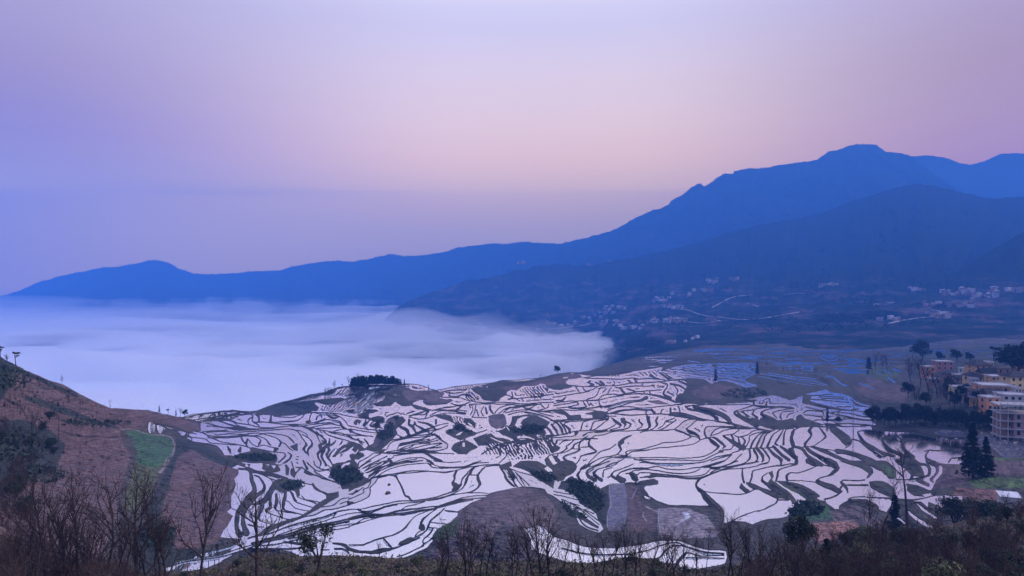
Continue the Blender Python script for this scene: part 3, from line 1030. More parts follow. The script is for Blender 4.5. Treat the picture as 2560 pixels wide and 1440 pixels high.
ZC = np.array([(-60, 880, -25), (0, 890, -30), (120, 950, -42), (240, 1005, -58), (330, 1022, -72), (440, 1040, -95), (0, 1000, -38), (0, 1200, -46), (0, 1440, -36),
    (150, 1440, -46), (300, 1300, -72), (350, 1100, -86), (500, 1150, -102), (450, 1350, -90), (560, 1250, -106), (300, 1440, -60), (150, 1150, -66),
    (500, 1050, -122), (620, 1030, -127), (700, 1100, -121), (650, 1200, -111), (800, 1200, -113), (600, 1340, -97), (400, 1430, -88), (900, 1390, -89), (1000, 1250, -96),
    (1200, 1180, -99), (950, 960, -113), (1050, 965, -115), (800, 985, -124), (660, 1022, -138), (1000, 1050, -119), (1200, 1080, -113), (1200, 1000, -119), (1384, 938, -120), (1270, 1250, -88), (1300, 1300, -80),
    (1300, 1430, -76), (1450, 1250, -102), (1600, 1100, -109), (1600, 1000, -115), (1650, 920, -124), (1700, 1250, -96), (1900, 1200, -94), (1900, 1050, -104), (1900, 980, -110),
    (2000, 870, -140), (1700, 880, -136), (2200, 1100, -91), (2300, 1300, -78), (2100, 1350, -80), (2550, 1100, -80), (2500, 1000, -70), (2300, 950, -92), (2550, 940, -72),
    (2450, 900, -90), (2300, 870, -126), (2600, 850, -124), (2550, 1250, -70), (2500, 1400, -62), (1700, 1430, -76), (1000, 1460, -82), (2650, 1460, -55), (1600, 860, -166), (1480, 920, -140)], float)
def tps_fit(P, lam=0.02):
    X = np.c_[P[:, 0] / 300.0, P[:, 1] / 120.0]
    n = len(X)
    def phi(r2): return 0.5 * r2 * np.log(r2 + 1e-9)
    K = phi(((X[:, None] - X[None]) ** 2).sum(-1)) + lam * np.eye(n)
    Pm = np.c_[np.ones(n), X]
    A = np.zeros((n + 3, n + 3)); A[:n, :n] = K; A[:n, n:] = Pm; A[n:, :n] = Pm.T
    w = np.linalg.solve(A, np.r_[P[:, 2], 0, 0, 0])
    def f(u, v):
        x = u / 300.0; y = v / 120.0
        z = w[n] + w[n + 1] * x + w[n + 2] * y
        for i in range(n):
            z = z + w[i] * phi((x - X[i, 0]) ** 2 + (y - X[i, 1]) ** 2)
        return z
    return f
zbase_f = tps_fit(ZC)

NU, NV = 1560, 560
UU = np.linspace(-90, 2650, NU)
vt = np.interp(UU, VTOP[:, 0], VTOP[:, 1])
vt = vt + 0.8 * fbm(UU / 9, UU * 0, 5, 3)
SS = np.linspace(0, 1, NV)
VBOT = 1480.0
U = np.repeat(UU[None], NV, 0)
V = vt[None] + SS[:, None] * (VBOT - vt[None])
zb = zbase_f(U, V)

# ---- signed distance style field: > 0 water, < 0 land (in photo pixels)
S = np.full(U.shape, -30.0)
# wiggle used to roughen every traced edge a little
WU = U + 1.3 * fbm(U / 14, V / 9, 11, 3)
WV = V + 0.9 * fbm(U / 12, V / 8, 23, 3)
du = UU[1] - UU[0]
def window(u0, u1, v0, v1):
    i0 = max(0, int((u0 - UU[0]) / du) - 1); i1 = min(NU, int((u1 - UU[0]) / du) + 2)
    if i1 <= i0: return None
    t0 = vt[i0:i1]
    r0 = int(np.floor(((v0 - t0) / (VBOT - t0)).min() * (NV - 1))); r1 = int(np.ceil(((v1 - t0) / (VBOT - t0)).max() * (NV - 1))) + 1
    r0 = max(0, r0); r1 = min(NV, r1)
    if r1 <= r0: return None
    return slice(r0, r1), slice(i0, i1)
def poly_sd(P, sl):
    """positive inside"""
    x, y = WU[sl], WV[sl]
    best = np.full(x.shape, 1e9); ins = np.zeros(x.shape, bool)
    n = len(P)
    for i in range(n):
        ax, ay = P[i]; bx, by = P[(i + 1) % n]
        dx, dy = bx - ax, by - ay
        L = dx * dx + dy * dy + 1e-9
        t = np.clip(((x - ax) * dx + (y - ay) * dy) / L, 0, 1)
        best = np.minimum(best, (x - ax - t * dx) ** 2 + (y - ay - t * dy) ** 2)
        if ay != by:
            c = ((ay > y) != (by > y)) & (x < (bx - ax) * (y - ay) / (by - ay) + ax)
            ins ^= c
    return np.where(ins, 1, -1) * np.minimum(np.sqrt(best), 30.0)
def close_smooth(P):
    P = P[:, :2]
    Q = np.vstack([P[-1:], P, P[:2]])
    out = []
    for i in range(1, len(Q) - 2):
        n = max(1, int(np.hypot(*(Q[i + 1] - Q[i])) / 14))
        n = min(n, 4)
        t = np.arange(n)[:, None] / n
        a, b, c, d = Q[i - 1], Q[i], Q[i + 1], Q[i + 2]
        k = 0.35
        m1 = (c - a) * k; m2 = (d - b) * k
        out.append((2 * t ** 3 - 3 * t ** 2 + 1) * b + (t ** 3 - 2 * t ** 2 + t) * m1 + (-2 * t ** 3 + 3 * t ** 2) * c + (t ** 3 - t ** 2) * m2)
    return np.vstack(out)
COVER = np.zeros(U.shape, np.int8)      # 0 bank, 1 scrub, 2 soil, 3 grass, 4 murky pond, 5 pale mud, 6 orange soil, 7 dry stubble, 8 dark scrub
POLY_ALL = []
for k, args, P, sc in OPS:
    if k in 'WVSGP':
        Q = close_smooth(P) if len(P) > 6 and sc > 1 else P[:, :2]
        sl = window(Q[:, 0].min() - 4, Q[:, 0].max() + 4, Q[:, 1].min() - 4, Q[:, 1].max() + 4)
        if sl is None: continue
        d = poly_sd(Q, sl)
        if k == 'W': S[sl] = np.maximum(S[sl], d)
        else:
            if k != 'S' or True: S[sl] = np.minimum(S[sl], -d)
            code = {'V': 1, 'S': 2, 'G': 3, 'P': 4}[k]
            c = COVER[sl]; c[d > 0] = code
def seg_min(A, B, wa, wb, sign):
    pad = max(wa, wb) / 2 + 5
    sl = window(min(A[0], B[0]) - pad, max(A[0], B[0]) + pad, min(A[1], B[1]) - pad, max(A[1], B[1]) + pad)
    if sl is None: return
    x, y = WU[sl], WV[sl]
    dx, dy = B[0] - A[0], B[1] - A[1]
    L = dx * dx + dy * dy + 1e-9
    t = np.clip(((x - A[0]) * dx + (y - A[1]) * dy) / L, 0, 1)
    d = np.sqrt((x - A[0] - t * dx) ** 2 + (y - A[1] - t * dy) ** 2) - (wa + (wb - wa) * t) / 2
    if sign > 0: S[sl] = np.minimum(S[sl], d)
    else: S[sl] = np.maximum(S[sl], -d)
def rough_hash(i, seed=0):
    n = (i * 374761393 + seed * 668265263) & 0x7fffffff
    n = ((n ^ (n >> 13)) * 1274126177) & 0x7fffffff
    return ((n ^ (n >> 16)) & 0xffff) / 65535.0
for k, args, P, sc in OPS:
    if k == 'F':
        ang, sp, wd = args[0], args[1] * sc, args[2] * sc
        sl = window(P[:, 0].min() - 4, P[:, 0].max() + 4, P[:, 1].min() - 4, P[:, 1].max() + 4)
        if sl is None: continue
        d = poly_sd(P[:, :2], sl)
        x, y = U[sl], V[sl]
        ca, sa = math.cos(rad(ang)), math.sin(rad(ang))
        ac = -sa * x + ca * y + sp * 0.95 * fbm(x / 30, y / 18, 31, 3) + 0.22 * sp * vnoise(x / 8, y / 6, 37)
        al = ca * x + sa * y + 6 * vnoise(x / 20, y / 20, 77)
        q = ac / sp
        qi = np.floor(q).astype(np.int64)
        wv = wd * (0.55 + 0.8 * (0.5 + 0.5 * vnoise(x / 15, y / 11, 41)))
        sd = np.abs(q - qi - 0.5) * sp
        sd = sp / 2 - sd                           # 0 on stripe edges
        dd = sd - wv / 2
        # short cross dikes
        Lc = sp * (9 + 8 * rough_hash(qi, 3))
        f = al / Lc + rough_hash(qi, 9)
        cr = np.abs(f - np.floor(f) - 0.5) * Lc
        cr = Lc / 2 - cr - 1.0
        e = np.minimum(dd, cr)
        # bits of scrub in between
        e = np.minimum(e, (0.62 - vnoise(x / 19, y / 12, 53)) * 8)
        S[sl] = np.where(d > 0, np.minimum(S[sl], e), S[sl])
for k, args, P, sc in OPS:
    if k in 'LR':
        C = catmull(P)
        C[:, 2] = np.maximum(C[:, 2] * 1.1, 2.7) if k == 'L' else np.maximum(C[:, 2], 1.3)
        for i in range(len(C) - 1):
            seg_min(C[i], C[i + 1], C[i, 2], C[i + 1, 2], 1 if k == 'L' else -1)
# nested dikes inside the wide gaps: thin banks that follow the ones already there
BIG = [[(925, 1195), (985, 1185), (1140, 1178), (1130, 1225), (1030, 1250), (890, 1262)], [(880, 1320), (1020, 1290), (1080, 1290), (1020, 1340), (930, 1350), (830, 1365), (800, 1330)], [(1205, 1185), (1245, 1168), (1278, 1215), (1200, 1230)],
    [(1605, 1190), (1740, 1188), (1755, 1225), (1785, 1268), (1700, 1268), (1620, 1245)], [(1745, 1172), (1895, 1160), (1898, 1208), (1800, 1240), (1765, 1215)], [(1785, 1232), (1945, 1232), (1955, 1292), (1825, 1302)],
    [(1590, 1083), (1680, 1078), (1728, 1085), (1715, 1108), (1640, 1118), (1570, 1124)], [(1590, 1127), (1795, 1098), (1795, 1122), (1720, 1148), (1590, 1148)], [(1800, 1010), (1885, 1010), (1850, 1035), (1870, 1072), (1835, 1050)],
    [(588, 1172), (626, 1172), (626, 1222), (600, 1265), (582, 1262)], [(740, 1172), (845, 1200), (832, 1235), (812, 1255), (750, 1235)], [(1030, 1004), (1060, 998), (1155, 1008), (1110, 1021), (1055, 1024)], [(1470, 1112), (1540, 1080), (1562, 1100), (1500, 1134)],
    [(1418, 955), (1470, 944), (1502, 950), (1480, 966), (1425, 964)], [(1418, 990), (1500, 974), (1485, 997), (1415, 1002)], [(1384, 1360), (1820, 1380), (1820, 1440), (1300, 1440), (1300, 1300)], [(2000, 1062), (2450, 1062), (2450, 1330), (1900, 1330), (1930, 1200)],
    [(560, 1280), (600, 1300), (600, 1345), (540, 1345)]]
gy, gx = np.gradient(S); gx = gx / du; gy = gy / 1.05
for rep in range(3):
    P_ = np.interp(V, [930, 1000, 1060, 1150, 1280, 1400], [5.5, 6.5, 8.5, 11, 14, 16]) * (1 + 0.28 * fbm(U / 90, V / 40, 301 + rep, 2))
    e = np.abs(S - P_) - (1.25 + 0.9 * np.clip(vnoise(U / 24, V / 14, 305 + rep), 0, 1))
    gm = np.hypot(gx, gy)
    e = e + 9 * np.clip(0.72 - gm, 0, 1) + np.where((-gy + 0.45 * gx) > 0.05, 0, 6)
    e = e + np.where(vnoise(U / 70, V / 30, 311 + rep) > 0.55, 6, 0)
    for B_ in BIG:
        sl = window(min(p[0] for p in B_), max(p[0] for p in B_), min(p[1] for p in B_), max(p[1] for p in B_))
        d = poly_sd(np.array(B_, float), sl); e[sl] = e[sl] + np.where(d > 0, 9, 0)
    e = np.where(S > 2.5, e, 99)
    S = np.minimum(S, e)
    gy, gx = np.gradient(S); gx = gx / du; gy = gy / 1.05
# far muddy fields on the right: sparse streaks of water
rf = fbm(U / 52 + 0.3 * V / 10, V / 2.3, 61, 3)
farm = (V < 935) & (U > 1560) & (V > vt[None] + 4)
lim = np.interp(U, [1560, 1700, 2000, 2300, 2600], [0.36, 0.20, 0.17, 0.34, 0.30]) + np.clip((872 - V) / 40, 0, 0.5)
str_s = (rf - lim) * 9
keep = farm & (V < np.interp(U, [1560, 1650, 1700, 1900, 2000, 2172, 2300, 2600], [925, 915, 903, 903, 935, 935, 900, 890]))
S = np.where(keep & (str_s > S), str_s, S)
for (a, b, c, d_, w_) in [(2432, 831, 2448, 831, 2), (2434, 843.5, 2452, 843.5, 2), (2464, 841, 2477, 841, 1.5), (2497, 841, 2525, 847, 1.8), (2500, 837, 2540, 845, 1.8),
        (2541, 827, 2565, 829, 3), (2413, 879, 2443, 885, 2.5), (2434, 877, 2456, 879, 2), (2472, 879, 2482, 875, 2.5), (2360, 858, 2392, 862, 1.5), (2380, 852, 2412, 858, 1.5), (2330, 856, 2352, 860, 1.4),
        (2232, 922, 2252, 930, 5), (2206, 924, 2228, 932, 4), (2190, 928, 2208, 936, 2), (2222, 946, 2236, 955, 6), (2160, 930, 2176, 942, 3), (2165, 962, 2186, 972, 2), (2172, 952, 2190, 956, 1.5), (1800, 943, 1812, 945, 2)]:
    seg_min((a, b), (c, d_), w_, w_, -1)
S[:2] = -3.0
S[V > 1436] = np.minimum(S[V > 1436], -1.0)

# ---- label paddies (connected water) and level each one
water = S > 0
lab = np.zeros(U.shape, np.int32)
parent = [0]
def find(a):
    while parent[a] != a:
        parent[a] = parent[parent[a]]; a = parent[a]
    return a
prev = []
for r in range(NV):
    row = water[r]
    d = np.diff(np.concatenate(([0], row.view(np.int8), [0])))
    st = np.nonzero(d == 1)[0]; en = np.nonzero(d == -1)[0]
    cur = []
    j = 0
    for a, b in zip(st, en):
        l = 0
        while j < len(prev) and prev[j][1] <= a: j += 1
        q = j
        while q < len(prev) and prev[q][0] < b:
            pl = find(prev[q][2])
            if l == 0: l = pl
            elif pl != l:
                parent[pl] = l
            q += 1
        if l == 0:
            l = len(parent); parent.append(l)
        cur.append((a, b, l)); lab[r, a:b] = l
    prev = cur
roots = np.array([find(i) for i in range(len(parent))])
lab = roots[lab]
cnt = np.bincount(lab.ravel(), minlength=len(parent)).astype(float)
mean = np.bincount(lab.ravel(), weights=zb.ravel(), minlength=len(parent)) / np.maximum(cnt, 1)
off = np.where(water, mean[lab] - zb, 0.0)
LIM = 0.8
off = LIM * np.tanh(off / LIM)
# small steps so that neighbouring paddies never share one level
jit = (rough_hash(lab.astype(np.int64), 5) - 0.5) * 0.4
off = np.where(water, off + jit, 0.0)
def box(a, r):
    p = np.pad(a, ((r + 1, r), (r + 1, r)), mode='edge').cumsum(0).cumsum(1)
    n = 2 * r + 1
    return (p[n:, n:] - p[:-n, n:] - p[n:, :-n] + p[:-n, :-n]) / (n * n)
m = water.astype(float)
o2 = off.copy()
acc = np.zeros_like(off); done = water.copy()
for r in (2, 5, 12):
    bm = box(m, r); bo = box(off * m, r)
    sel = (~done) & (bm > 0.02)
    acc[sel] = (bo[sel] / bm[sel]) * (1 if r < 12 else np.clip(bm[sel] * 4, 0, 1)); done |= sel
off = np.where(water, off, acc)
land = np.clip(-S, 0, 12)
# dike crest, and humps and hollows on open land
hump = np.clip((land - 4) / 6, 0, 1)
zn = zb + off + np.where(water, 0, 0.30 * np.clip(land / 1.2, 0, 1) + hump * (1.0 * fbm(U / 26, V / 11, 71, 4) + 0.35 * fbm(U / 7, V / 4, 72, 2)))
# relief of the bigger bare mounds and the left hillside
hillw = np.clip((620 - U) / 150, 0, 1) * hump
ledge = fbm(U / 95 + V / 200, V / 10 - U / 55, 74, 4)
zn += hillw * (0.9 * fbm(U / 60 + V / 90, V / 22 - U / 200, 73, 4) + 0.8 * np.clip(np.abs(ledge) * 6, 0, 1))
rx, rz = ray(U, V)
D = zn / rz
D = np.minimum.accumulate(D + np.arange(NV)[:, None] * 0.01, 0) - np.arange(NV)[:, None] * 0.01     # no overhangs
zn = D * rz
X = rx * D; Y = D; Z = zn
Z[V > 1440] -= 3

# ---- land cover colours
COLS = np.array([(.034, .031, .033), (.058, .056, .048), (.150, .105, .098), (.055, .115, .055), (.150, .135, .150), (.30, .27, .27), (.255, .140, .105), (.115, .100, .085), (.026, .036, .036)])
rgb = COLS[0] * np.ones(U.shape + (3,))
def cover_rgb(mask, c, soft=None):
    if soft is None: rgb[mask] = c
    else:
        f = np.clip(soft, 0, 1)[..., None]; rgb[:] = rgb * (1 - f) + np.array(c) * f
thick = np.clip((land - 1.5) / 3, 0, 1)[..., None]
rgb = rgb * (1 - thick) + np.array((.066, .062, .058)) * thick
for code in (1, 2, 3, 4): cover_rgb(COVER == code, COLS[code])
n1 = fbm(U / 30, V / 12, 81, 4)
EXTRA = """
soil -95,860 0,885 120,945 240,1000 330,1018 440,1038 460,1045 500,1060 500,1078 480,1082 420,1060 370,1055 365,1085 300,1075 310,1110 330,1140 300,1230 290,1300 250,1400 200,1480 -95,1480
soil 440,1150 470,1118 560,1135 600,1180 585,1220 578,1270 582,1290 565,1330 552,1350 500,1372 440,1378 400,1330 410,1230
dscrub -95,870 0,888 45,912 30,950 10,1000 -95,1010
dscrub 20,900 60,925 130,955 200,988 190,995 120,965 60,940
dscrub -95,1050 60,1048 130,1075 165,1110 140,1180 60,1205 -95,1230
dscrub 60,985 150,1010 240,1050 300,1068 300,1075 220,1055 140,1030 60,1000
dscrub 440,1090 500,1110 560,1140 600,1160 590,1175 540,1160 480,1125 445,1140 425,1210 400,1290 375,1330 350,1290 385,1240 415,1170 437,1110
dscrub 350,1320 420,1310 440,1360 430,1390 360,1400 330,1380
dscrub 430,1368 540,1372 600,1355 560,1372 480,1400 400,1432 330,1440 330,1400
olive 343,1130 433,1130 418,1158 398,1182 380,1230 350,1275 312,1280 308,1250 326,1200
grass 312,1078 345,1072 385,1085 428,1093 436,1110 433,1130 415,1158 385,1170 350,1165 340,1150 343,1130 326,1100
mud 385,1080 430,1090 440,1110 436,1135 420,1162 400,1186 396,1180 416,1158 431,1130 434,1110 428,1095 385,1084
soil2 1110,1352 1135,1300 1150,1260 1180,1235 1225,1220 1280,1215 1340,1222 1370,1240 1395,1275 1400,1310 1384,1330 1330,1320 1250,1318 1230,1345 1190,1400 1090,1400 1070,1370
soil 1060,1400 1100,1370 1150,1380 1200,1400 1140,1420
grass2 1075,1335 1130,1295 1150,1300 1140,1340 1100,1355
stub 1232,1345 1250,1318 1310,1318 1330,1345 1325,1400 1240,1400 1215,1370
stub 1384,1245 1400,1290 1440,1340 1500,1365 1640,1365 1700,1352 1800,1380 1700,1350 1600,1370 1500,1372 1400,1350 1385,1330
dscrub 1385,1200 1420,1198 1470,1215 1500,1225 1520,1235 1520,1300 1500,1330 1470,1290 1430,1240
dscrub 1300,1160 1384,1190 1420,1215 1400,1225 1350,1195 1300,1175
mud 1640,1272 1720,1268 1770,1290 1790,1320 1760,1345 1700,1350 1645,1340
mud2 1700,1280 1722,1276 1728,1292 1700,1310 1680,1314 1712,1294
soil 1560,1215 1600,1210 1610,1260 1640,1275 1640,1330 1570,1330 1568,1250
murk 1526,1210 1562,1210 1566,1240 1568,1285 1556,1326 1520,1326 1518,1292 1526,1260 1522,1236
mud 1756,1330 1785,1318 1800,1330 1790,1345 1760,1345
osoil 2032,1305 2100,1303 2140,1304 2150,1316 2120,1340 2050,1362 2030,1340
soil2 2072,1275 2100,1270 2130,1260 2160,1270 2220,1300 2200,1320 2140,1305 2090,1300
grass 1990,1262 2040,1250 2075,1265 2080,1300 2030,1304 1990,1290
grass2 1920,1205 1960,1210 2000,1228 2040,1250 2010,1262 1960,1225
grass2 2200,1160 2238,1168 2240,1196 2218,1196 2205,1175
grass 2196,1156 2225,1172 2232,1185 2215,1180
soil 2340,1140 2420,1165 2440,1185 2420,1210 2350,1225 2300,1220 2330,1190
soil 2440,1150 2560,1150 2650,1150 2650,1185 2480,1190
lgrass 2410,1200 2480,1190 2560,1195 2650,1200 2650,1225 2540,1222 2440,1222
lgrass 2480,1142 2560,1140 2560,1152 2490,1152
osoil2 2390,1215 2500,1225 2560,1250 2480,1260 2380,1240
murk2 2440,1086 2500,1084 2560,1100 2650,1112 2650,1145 2510,1143 2460,1120
murk3 2345,1072 2400,1076 2412,1086 2395,1090 2350,1082
murk 2330,1075 2345,1072 2380,1092 2340,1086
soil 2130,965 2180,955 2250,960 2280,985 2255,1010 2200,1005 2150,985
soil 2160,945 2200,938 2225,945 2200,960 2165,955
grass2 2120,925 2190,915 2240,925 2250,945 2200,950 2150,935
dscrub 2190,1000 2260,1008 2330,1020 2420,1010 2500,1010 2500,1070 2400,1078 2260,1068 2195,1060
dscrub 2260,850 2340,850 2400,870 2560,850 2650,850 2650,960 2500,950 2400,940 2340,960 2270,940
soil 1728,978 1760,962 1785,958 1830,965 1850,975 1845,988 1800,998 1760,1000 1735,992
soil 1160,978 1290,962 1420,933 1450,936 1450,948 1400,960 1340,975 1250,975
soil2 1003,972 1060,975 1112,982 1132,998 1130,1006 1085,1012 1060,1005 1020,1004 1003,985
soil2 1220,1040 1250,1034 1265,1042 1268,1060 1240,1076 1222,1066
soil2 960,1050 985,1045 990,1060 975,1080 955,1100 940,1120 925,1118 935,1090
bslope 640,1028 700,1008 780,988 850,972 865,990 800,1005 798,1022 740,1040 680,1038
stub 1560,905 1700,880 1900,862 2200,852 2600,840 2650,850 2500,862 2200,880 1900,885 1700,898 1600,915
"""
EXC = {'olive': (.085, .100, .050), 'soil': (.128, .086, .090), 'soil2': (.135, .102, .108), 'scrub_shade': (.030, .040, .040), 'grass': (.050, .115, .060), 'grass2': (.065, .095, .050), 'mud': (.26, .22, .23), 'mud2': (.62, .60, .62),  # the dark scrub tone also paints the strip of shade right of the olive field
       'stub': (.075, .066, .072), 'murk': (.135, .130, .165), 'murk2': (.085, .075, .085), 'murk3': (.21, .21, .24), 'osoil': (.30, .155, .125), 'osoil2': (.20, .105, .085), 'lgrass': (.085, .135, .045), 'bslope': (.045, .050, .058)}
WETC = np.zeros(U.shape)
for ln in EXTRA.strip().splitlines():
    p = ln.split(); Q = np.array([tuple(map(float, a.split(','))) for a in p[1:]])
    sl = window(Q[:, 0].min() - 6, Q[:, 0].max() + 6, Q[:, 1].min() - 6, Q[:, 1].max() + 6)
    if sl is None: continue
    d = poly_sd(Q, sl)
    f = np.clip((d + 3 * n1[sl]) / 3.0, 0, 1)[..., None]
    rgb[sl] = rgb[sl] * (1 - f) + np.array(EXC[p[0]]) * f
    WETC[sl] = np.where(d > 0, 1.0 if p[0].startswith('murk') else 0.0, WETC[sl])
WETC = np.maximum(WETC, (COVER == 4) * 1.0)
rgb[COVER == 4] = (.12, .115, .145)
# furrows, tussocks and bare patches, all in the real colour of the ground
mott = 1 + 0.34 * fbm(U / 9, V / 4, 83, 3) + 0.18 * fbm(U / 50, V / 20, 84, 3)
dry = np.clip(fbm(U / 22 + V / 40, V / 9, 85, 4) * 2.2 - 0.35, 0, 1)[..., None] * (WETC < 0.5)[..., None]
rgb = rgb * mott[..., None] * (1 - 0.55 * dry) + np.array((.052, .050, .040)) * 0.55 * dry

# field steps of the far plain
fb = np.clip((940 - V) / 30, 0, 1) * np.clip((U - 1500) / 100, 0, 1)
rgb = rgb * (1 + (0.75 * fbm(U / 90, V / 1.7, 95, 3) + 0.3 * fbm(U / 30, V / 5, 96, 3)) * fb)[..., None]
# traced ledges, paths and furrow lines
def stroke(pts, w, col, k=0.75, o=(0, 0, 1)):
    C = catmull(np.array([(o[0] + a / o[2], o[1] + b / o[2], 1) for a, b in pts], float), 8)
    for i in range(len(C) - 1):
        A, B = C[i], C[i + 1]; pad = w + 3
        sl = window(min(A[0], B[0]) - pad, max(A[0], B[0]) + pad, min(A[1], B[1]) - pad, max(A[1], B[1]) + pad)
        if sl is None: continue
        x, y = WU[sl], WV[sl]; dx, dy = B[0] - A[0], B[1] - A[1]
        q = np.clip(((x - A[0]) * dx + (y - A[1]) * dy) / (dx * dx + dy * dy + 1e-9), 0, 1)
        d = np.hypot(x - A[0] - q * dx, y - A[1] - q * dy)
        ww = w * (0.6 + 0.5 * vnoise(x / 18, y / 9, 99))
        f = (np.clip((ww / 2 + 0.8 - d) / 1.2, 0, 1) * k)[..., None]
        rgb[sl] = rgb[sl] * (1 - f) + np.array(col) * f
DK = (.028, .026, .030); PL = (.24, .21, .20)
Z1 = (0, 840, 2.4)
for pts, w in [([(110, 245), (180, 275), (250, 310), (340, 320), (430, 330), (520, 360)], 5), ([(290, 470), (350, 500), (420, 520), (470, 545)], 4), ([(340, 560), (430, 590), (500, 600), (600, 605), (700, 610)], 6), ([(20, 370), (70, 400), (120, 420), (150, 470), (160, 500)], 7),
               ([(230, 430), (290, 400), (360, 380), (420, 360)], 4), ([(480, 660), (520, 635), (570, 620)], 3), ([(460, 480), (540, 470), (620, 500), (700, 520), (760, 560)], 3), ([(150, 330), (220, 350), (300, 420)], 3), ([(420, 430), (520, 440), (610, 470)], 3),
               ([(700, 690), (640, 740), (600, 780)], 4), ([(1060, 640), (1150, 680), (1250, 700), (1330, 740)], 6), ([(1000, 800), (960, 900), (930, 1000)], 5), ([(250, 850), (330, 880), (420, 900)], 4), ([(480, 1050), (560, 1090), (640, 1080)], 5), ([(450, 1180), (520, 1240), (560, 1320)], 4), ([(1270, 1110), (1290, 1190), (1340, 1230)], 5), ([(0, 500), (60, 540), (130, 560), (200, 610)], 5), ([(200, 650), (300, 640), (380, 680)], 4)]:
    stroke(pts, w, DK, 0.7, Z1)
stroke([(690, 575), (740, 562), (800, 560), (860, 582), (950, 595), (1020, 605), (1044, 640), (1040, 690), (1000, 740), (985, 775)], 2.2, PL, 0.8, Z1)
Z2 = (872, 1152, 5)
for pts, w in [([(1300, 660), (1500, 540), (1740, 430), (1900, 360), (2100, 328), (2300, 325), (2450, 380), (2560, 450), (2700, 560), (2800, 700)], 6), ([(2280, 350), (2450, 420), (2530, 500), (2620, 620)], 3), ([(1850, 900), (1900, 850), (1980, 830), (2200, 835), (2280, 930), (2300, 1050)], 4), ([(2000, 420), (2060, 425)], 3), ([(2000, 620), (2010, 700)], 3), ([(1700, 1010), (1830, 960), (1850, 900)], 3)]:
    stroke(pts, w, DK, 0.75, Z2)
stroke([(2195, 835), (2225, 880), (2245, 930)], 2.5, PL, 0.8, Z2)
Z3 = (1896, 1152, 5)
for pts in ([(1010, 560), (1200, 600), (1400, 720), (1560, 830)], [(1120, 520), (1300, 570), (1500, 640)], [(900, 600), (1050, 640), (1230, 740), (1300, 800)], [(1100, 640), (1250, 720), (1350, 800)], [(1300, 620), (1450, 700), (1550, 760)]):
    stroke(pts, 7, DK, 0.6, Z3)
stroke([(890, 640), (930, 700), (970, 755)], 2.5, PL, 0.8, Z3); stroke([(970, 757), (1120, 755), (1220, 775), (1260, 805)], 2.5, (.34, .22, .17), 0.8, Z3)
for pts in ([(2200, 990), (2350, 1010), (2450, 1050)], [(2300, 1280), (2500, 1330), (2700, 1350)]): stroke(pts, 5, DK, 0.5, Z3)
Z4 = (1900, 960, 6.667)
for pts in ([(1580, 130), (1700, 150), (1850, 170)], [(1650, 190), (1800, 250), (1950, 270), (2150, 280)], [(1900, 220), (2100, 260), (2300, 300)], [(2000, 130), (2150, 140), (2300, 150)], [(2100, 340), (2250, 350), (2400, 400)]): stroke(pts, 3, DK, 0.65, Z4)
Z5 = (1384, 1152, 5)
for pts in ([(0, 800), (300, 880), (600, 920), (900, 930), (1300, 930), (1700, 950)], [(60, 860), (350, 930), (700, 970), (1200, 960)], [(1300, 600), (1310, 760), (1320, 880)], [(700, 290), (720, 290), (900, 288)]): stroke(pts, 3.5, DK, 0.6, Z5)
for pts in ([(705, 290), (690, 400), (712, 470), (715, 560), (680, 640), (670, 740), (672, 830)], [(720, 288), (880, 287)], [(1310, 610), (1312, 740), (1325, 860)], [(1130, 640), (1120, 690), (1160, 750)], [(980, 470), (1010, 410), (1040, 340)], [(1150, 570), (1220, 600), (1290, 640)]): stroke(pts, 2.2, (.42, .40, .44), 0.85, Z5)
# dark eroded ledges on the bare hillsides
lg = np.clip(1 - np.abs(ledge) * 18, 0, 1) * np.clip((640 - U) / 60, 0, 1) * (V > 900)
rgb = rgb * (1 - 0.3 * lg[..., None]) + np.array((.035, .030, .032)) * 0.3 * lg[..., None]
fur = 1 + 0.16 * np.sin((V * 1.0 + 0.12 * U + 9 * fbm(U / 60, V / 30, 86, 2)) * 0.9) * (WETC < 0.5) * (COVER != 1)
rgb = rgb * fur[..., None]

# ---- split the sheet into crisp water and land faces along S = 0
Pv = np.stack([X, Y, Z], -1).reshape(-1, 3)
pt = rough_hash(lab.astype(np.int64), 21)
tint = 0.95 + 0.05 * pt; tint = np.where(pt < 0.07, 0.76, tint)
tb = box(np.where(water, tint, 0.0), 2) / np.maximum(box(water.astype(float), 2), 1e-3)
tint = np.where(water, tint, np.clip(tb, 0.7, 1))
Cv = np.concatenate([rgb, WETC[..., None], tint[..., None]], -1).reshape(-1, 5)
Sv = S.ravel()
idx = np.arange(NV * NU).reshape(NV, NU)
a, b, c, d = idx[:-1, :-1].ravel(), idx[:-1, 1:].ravel(), idx[1:, 1:].ravel(), idx[1:, :-1].ravel()
T = np.vstack([np.c_[a, d, c], np.c_[a, c, b]])
pos = Sv[T] > 0
npos = pos.sum(1)
land_f = [T[npos == 0]]; wat_f = [T[npos == 3]]
newP, newC = [], []
base = len(Pv)
def emit(Tm, lone):
    """Tm: triangles with exactly one vertex (column 0) on its own side"""
    global base
    A, B, C = Tm[:, 0], Tm[:, 1], Tm[:, 2]
    out = []
    for q in (B, C):
        t = (Sv[A] / (Sv[A] - Sv[q]))[:, None]
        newP.append(Pv[A] + (Pv[q] - Pv[A]) * t); newC.append(Cv[A] + (Cv[q] - Cv[A]) * t)
        out.append(np.arange(base, base + len(A))); base += len(A)
    p, q = out
    one = np.c_[A, p, q]; two = np.vstack([np.c_[p, B, C], np.c_[p, C, q]])
    return one, two
